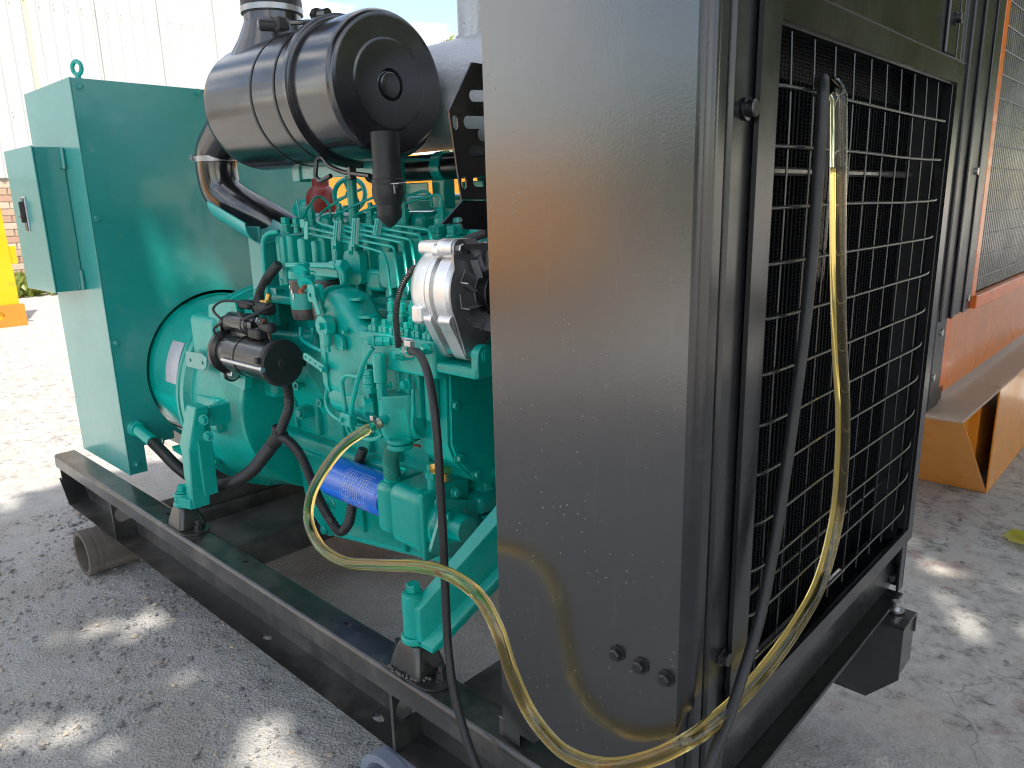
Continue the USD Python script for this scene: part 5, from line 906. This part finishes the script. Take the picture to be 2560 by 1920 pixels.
# ---------------------------------------------------------------- the two loose fuel hoses
def hpts(l, yy=None): return [at(u, v, **k) for u, v, k in l]
amb = [at(822, 913, y=.82), at(790, 930, y=.79), at(745, 960, y=.765), at(704, 1010, y=.745), at(672, 1072, y=.73), at(667, 1125, y=.72), at(690, 1178, y=.71), at(740, 1212, y=.70), at(820, 1220, y=.69), at(915, 1225, y=.675), at(975, 1243, y=.665), at(1035, 1288, y=.66), at(1075, 1360, y=.66), at(1105, 1452, y=.665), at(1150, 1548, y=.675), at(1215, 1622, y=.68), at(1300, 1653, y=.685), at(1400, 1640, y=.69), at(1490, 1598, x=-.385), at(1560, 1545, x=-.372), at(1640, 1462, x=-.366), at(1712, 1365, x=-.366), at(1768, 1265, x=-.366), at(1805, 1130, x=-.366), at(1818, 1000, x=-.366), at(1820, 880, x=-.366), at(1813, 740, x=-.366), at(1810, 560, x=-.368), at(1811, 360, x=-.370), at(1812, 250, x=-.371), at(1811, 210, x=-.372), at(1800, 186, x=-.381), at(1794, 196, x=-.396), at(1790, 240, x=-.405), at(1784, 340, x=-.410), at(1775, 450, x=-.413), at(1768, 540, x=-.414), at(1762, 606, x=-.415)]
hs = thing('amber_hose', 'clear amber fuel hose looping from the engine over the top of the grille', 'hose', amb[16])
sp_ = spline(amb, .01)
obj(hs, 'tube_wall', J(tube(sp_, .0103, 20, sm=False)), m_amber, True)
obj(hs, 'fuel_inside', tube(sp_[3:-45], .0068, 14, sm=False), m_amber2, True)
obj(hs, 'hose_clamp', [ringm(at(812, 917, y=.812) , amb[0] - amb[1], .0098, .0116, .008, 28), rbox(at(806, 903, y=.80) - .005, at(806, 903, y=.80) + .005, .002)], m_steel, 30)
obj(hs, 'hose_barb', tube([at(816, 914, y=.815), at(832, 905, y=.83), at(845, 902, y=.845)], .0085, 14), m_green, True)
blk_ = [at(886, 757, y=.815), at(905, 765, y=.79), at(922, 800, y=.765), at(935, 860, y=.745), at(944, 940, y=.735), at(951, 1050, y=.73), at(957, 1160, y=.725), at(963, 1300, y=.715), at(968, 1400, y=.705), at(980, 1490, y=.69), at(1000, 1570, y=.68), at(1028, 1650, y=.67), V(-.58, .655, .10), V(-.48, .65, .045), V(-.40, .655, .05), V(-.362, .69, .10), at(1535, 1655, x=-.362), at(1578, 1540, x=-.364), at(1610, 1440, x=-.366), at(1640, 1340, x=-.366), at(1672, 1180, x=-.366), at(1700, 1000, x=-.366), at(1722, 840, x=-.366), at(1742, 680, x=-.367), at(1757, 520, x=-.369), at(1768, 360, x=-.371), at(1776, 240, x=-.372), at(1778, 192, x=-.374), at(1778, 172, x=-.384), at(1780, 190, x=-.40), at(1782, 280, x=-.408), at(1775, 400, x=-.413)]
hk = thing('black_hose', 'thin black rubber hose from the injection pump over the grille beside the amber one', 'hose', blk_[12])
obj(hk, 'tube_wall', tube(blk_, .0071, 16), m_rubber, True)
obj(hk, 'hose_clamp', [ringm(at(882, 757, y=.818), blk_[1] - blk_[0], .009, .0122, .009, 26), rbox(at(884, 742, y=.815) - V(.009, .006, .006), at(884, 742, y=.815) + V(.009, .006, .006), .002)], m_steel, 30)
# ---------------------------------------------------------------- the orange set standing behind
g2 = thing('orange_generator_set', 'orange generator set with black radiator screen on a yellow-brown tank base', 'generator', (-1.7, 3.6, GZ))
BX, BY0, BYN, BZ = -.534, 3.289, 2.718, .362
tb = obj(g2, 'tank_base', [box((-3.8, BY0 + .02, GZ + .012), (BX - .06, 4.8, BZ - .01), .003), box((BX - .006, BY0, GZ), (BX, 4.8, BZ - .001), .001)], m_orange2, False)
def slab(x0, x1, t): return hull(*[(x, y + d, z) for x in (x0, x1) for y, z in ((BYN + .02, BZ - .008), (BY0 - .003, GZ + .002)) for d in (0, t)])
obj(tb, 'sloped_end', slab(-3.6, BX - .052, .009), m_orange2, False)
obj(tb, 'edge_strip', slab(BX - .052, BX - .002, .006), m_orange2, False)
obj(tb, 'inner_gusset', [plate(sg.Polygon([(BYN + .03, BZ - .01), (4.2, BZ - .01), (4.2, GZ + .01), (BY0, GZ + .01)]), V(BX - .10, 0, 0), Y, Z, .006)], m_orange2, False)
obj(tb, 'top_plate', [box((-3.6, BYN, BZ - .007), (BX + .002, BY0 + .05, BZ + .003), .002), box((-3.6, BY0 + .052, BZ - .007), (BX + .002, 4.8, BZ + .003), .002), box((BX - .05, BY0 + .0, BZ + .003), (BX + .0, BY0 + .08, BZ + .006), .001)], m_dusty, False)
X2 = -.658
m_post = paint('black_post_paint', (.009, .009, .011), .28, (300, .08), .2, 8, dust=((.08, .075, .07), .6, .8, 30, .25))
m_lower = paint('brown_orange_plate', (.52, .15, .03), .26, (200, .12), .12, 5, coat=.3, dust=((.20, .13, .10), .5, .72, 5, .6))
R2 = obj(g2, 'radiator_post', [box((X2 - .01, 2.734, BZ + .004), (X2 + .004, 2.777, 2.7), .002), box((X2 - .064, 2.777, BZ + .004), (X2 - .004, 2.973, 2.7), .003), box((X2 - .005, 2.761, BZ + .004), (X2 + .006, 2.888, .718), .002), box((X2 - .003, 2.779, .675), (X2 + .013, 3.164, 2.7), .004), box((X2 + .013, 2.867, .675), (X2 + .023, 2.893, 2.7), .003), box((X2 + .013, 3.037, .675), (X2 + .019, 3.063, 2.7), .003)], m_post, False)
for y, z in ((2.824, .633), (2.782, .484), (3.100, .722), (3.010, 1.164)): obj(R2, 'bolt', [cyl((X2 + (.006 if z < .7 else .013), y, z), (X2 + (.012 if z < .7 else .021), y, z), .0125, n=16)], m_steel, 30)
obj(g2, 'front_plate', [box((X2 - .006, 2.973, BZ + .032), (X2 + .0, 4.72, .675), .002)], m_lower, False)
obj(g2, 'corner_angle', [box((X2 - .004, 2.890, BZ + .06), (X2 + .003, 2.9725, .712), .002)], m_orange, False)
sf = obj(g2, 'screen_frame', [box((X2 + .002, 3.170, .686), (X2 + .013, 3.228, 2.7), .002), box((X2 + .0, 3.170, .675), (X2 + .032, 4.72, .723), .003)], m_orange, False)
for k in range(46): obj(sf, 'screen_bar', box((X2 - .006, 3.239 + .0319 * k, .726), (X2 + .002, 3.258 + .0319 * k, 2.7), .002), m_black, False)
for k in range(24): obj(sf, 'screen_rod', cyl((X2 + .004, 3.234, .78 + .08 * k), (X2 + .004, 4.72, .78 + .08 * k), .0016, n=6), m_fan, False)
obj(g2, 'radiator_core', box((X2 - .17, 2.994, .675), (X2 - .03, 4.72, 2.65), .004), m_rubber, False)
m_bodyo = paint('yellow_orange_enamel', (.78, .30, .015), .3, (200, .1), .08, 5, coat=.3)
obj(g2, 'engine_body', [rbox((-3.08, 3.4, BZ + .02), (-1.27, 4.14, 1.185), .06), rbox((-2.76, 3.5, 1.15), (-1.6, 4.03, 1.334), .05)], m_bodyo, 38)
obj(g2, 'control_cabinet', [box((-5.5, 3.03, .31), (-3.93, 4.46, 1.42), .01)], m_bodyo, False)
obj(g2, 'support_skid', [box((-5.6, 3.06, GZ), (-3.82, 4.5, .31), .01)], m_orange2, False)
# third machine, behind the viewer to the left: only its reflection reaches the picture
g3 = thing('orange_canopy_set', 'closed orange canopy set standing behind the viewer, mirrored in the black side panel', 'generator', (-5.45, -4.3, GZ))
u_, w_ = V(.77, -.64, 0), V(.64, .77, 0); c_ = V(-5.45, -4.3, 0)
obj(g3, 'canopy', hull(*[c_ + u_ * a + w_ * b + Z * z for a in (-.8, .8) for b, z in ((.55, .25), (.55, .35), (-.35, 1.55), (-1.2, 1.6), (-1.2, .25))]), m_bodyo, 38)
obj(g3, 'skid', hull(*[c_ + u_ * a + w_ * b + Z * z for a in (-1.05, 1.05) for b in (-1.25, .6) for z in (GZ, .245)]), m_black, False)
# ---------------------------------------------------------------- leaf and pebbles on the concrete at right
lf = at(2205, 1165, z=GZ + .012); k = 9; t = np.linspace(0, 1, k); wdt = .045 * np.sin(np.pi * t ** .8) * (1 + .12 * np.sin(t * 30)); ln = (t - .4) * .19
axl = V(.5, -.8, 0) / np.linalg.norm([.5, -.8]); axw = V(.8, .5, 0) / np.linalg.norm([.8, .5])
v = np.vstack([lf + axl * l + axw * w * s + Z * (.010 * abs(s) + .012 * math.sin(l * 18 + s)) for s in (-1, 0, 1) for l, w in zip(ln, wdt)]); i = np.arange(k - 1)
f = np.vstack([np.stack([a * k + i, a * k + i + 1, (a + 1) * k + i + 1], 1) for a in (0, 1)] + [np.stack([a * k + i, (a + 1) * k + i + 1, (a + 1) * k + i], 1) for a in (0, 1)])
fl_ = thing('fallen_leaf', 'yellow green fallen leaf lying on the concrete at the right edge', 'leaf', (lf[0], lf[1], 0))
obj(fl_, 'blade', trimesh.Trimesh(v, f, process=False), m_leafy, True)
obj(fl_, 'stalk', tube([lf + axl * .10 + Z * .004, lf + axl * .06 + Z * .01, lf - axl * .03 + Z * .012], .0016, 6), m_leafy, True)
pb = thing('concrete_grit', 'small stones and crumbs scattered over the pale concrete at the right', 'grit', (0, 0, GZ)); tag(stage.GetPrimAtPath(pb), kind='stuff')
obj(pb, 'grit', pebbles(500, (-1.2, .2, 1.0, 3.2), .003, .016, 77), m_grit[1], False, kind='stuff')
for u, v, s in ((2025, 1168, .020), (2138, 1513, .012)):
    c = at(u, v, z=GZ + .006); single('stone', ball(c, s, 2, (1.2, .9, .5)), m_grit[0], 'flat grey stone lying on the concrete nearest the leaf' if u < 2100 else 'small dark stone lying near the bottom right corner of the concrete', 'stone', False)
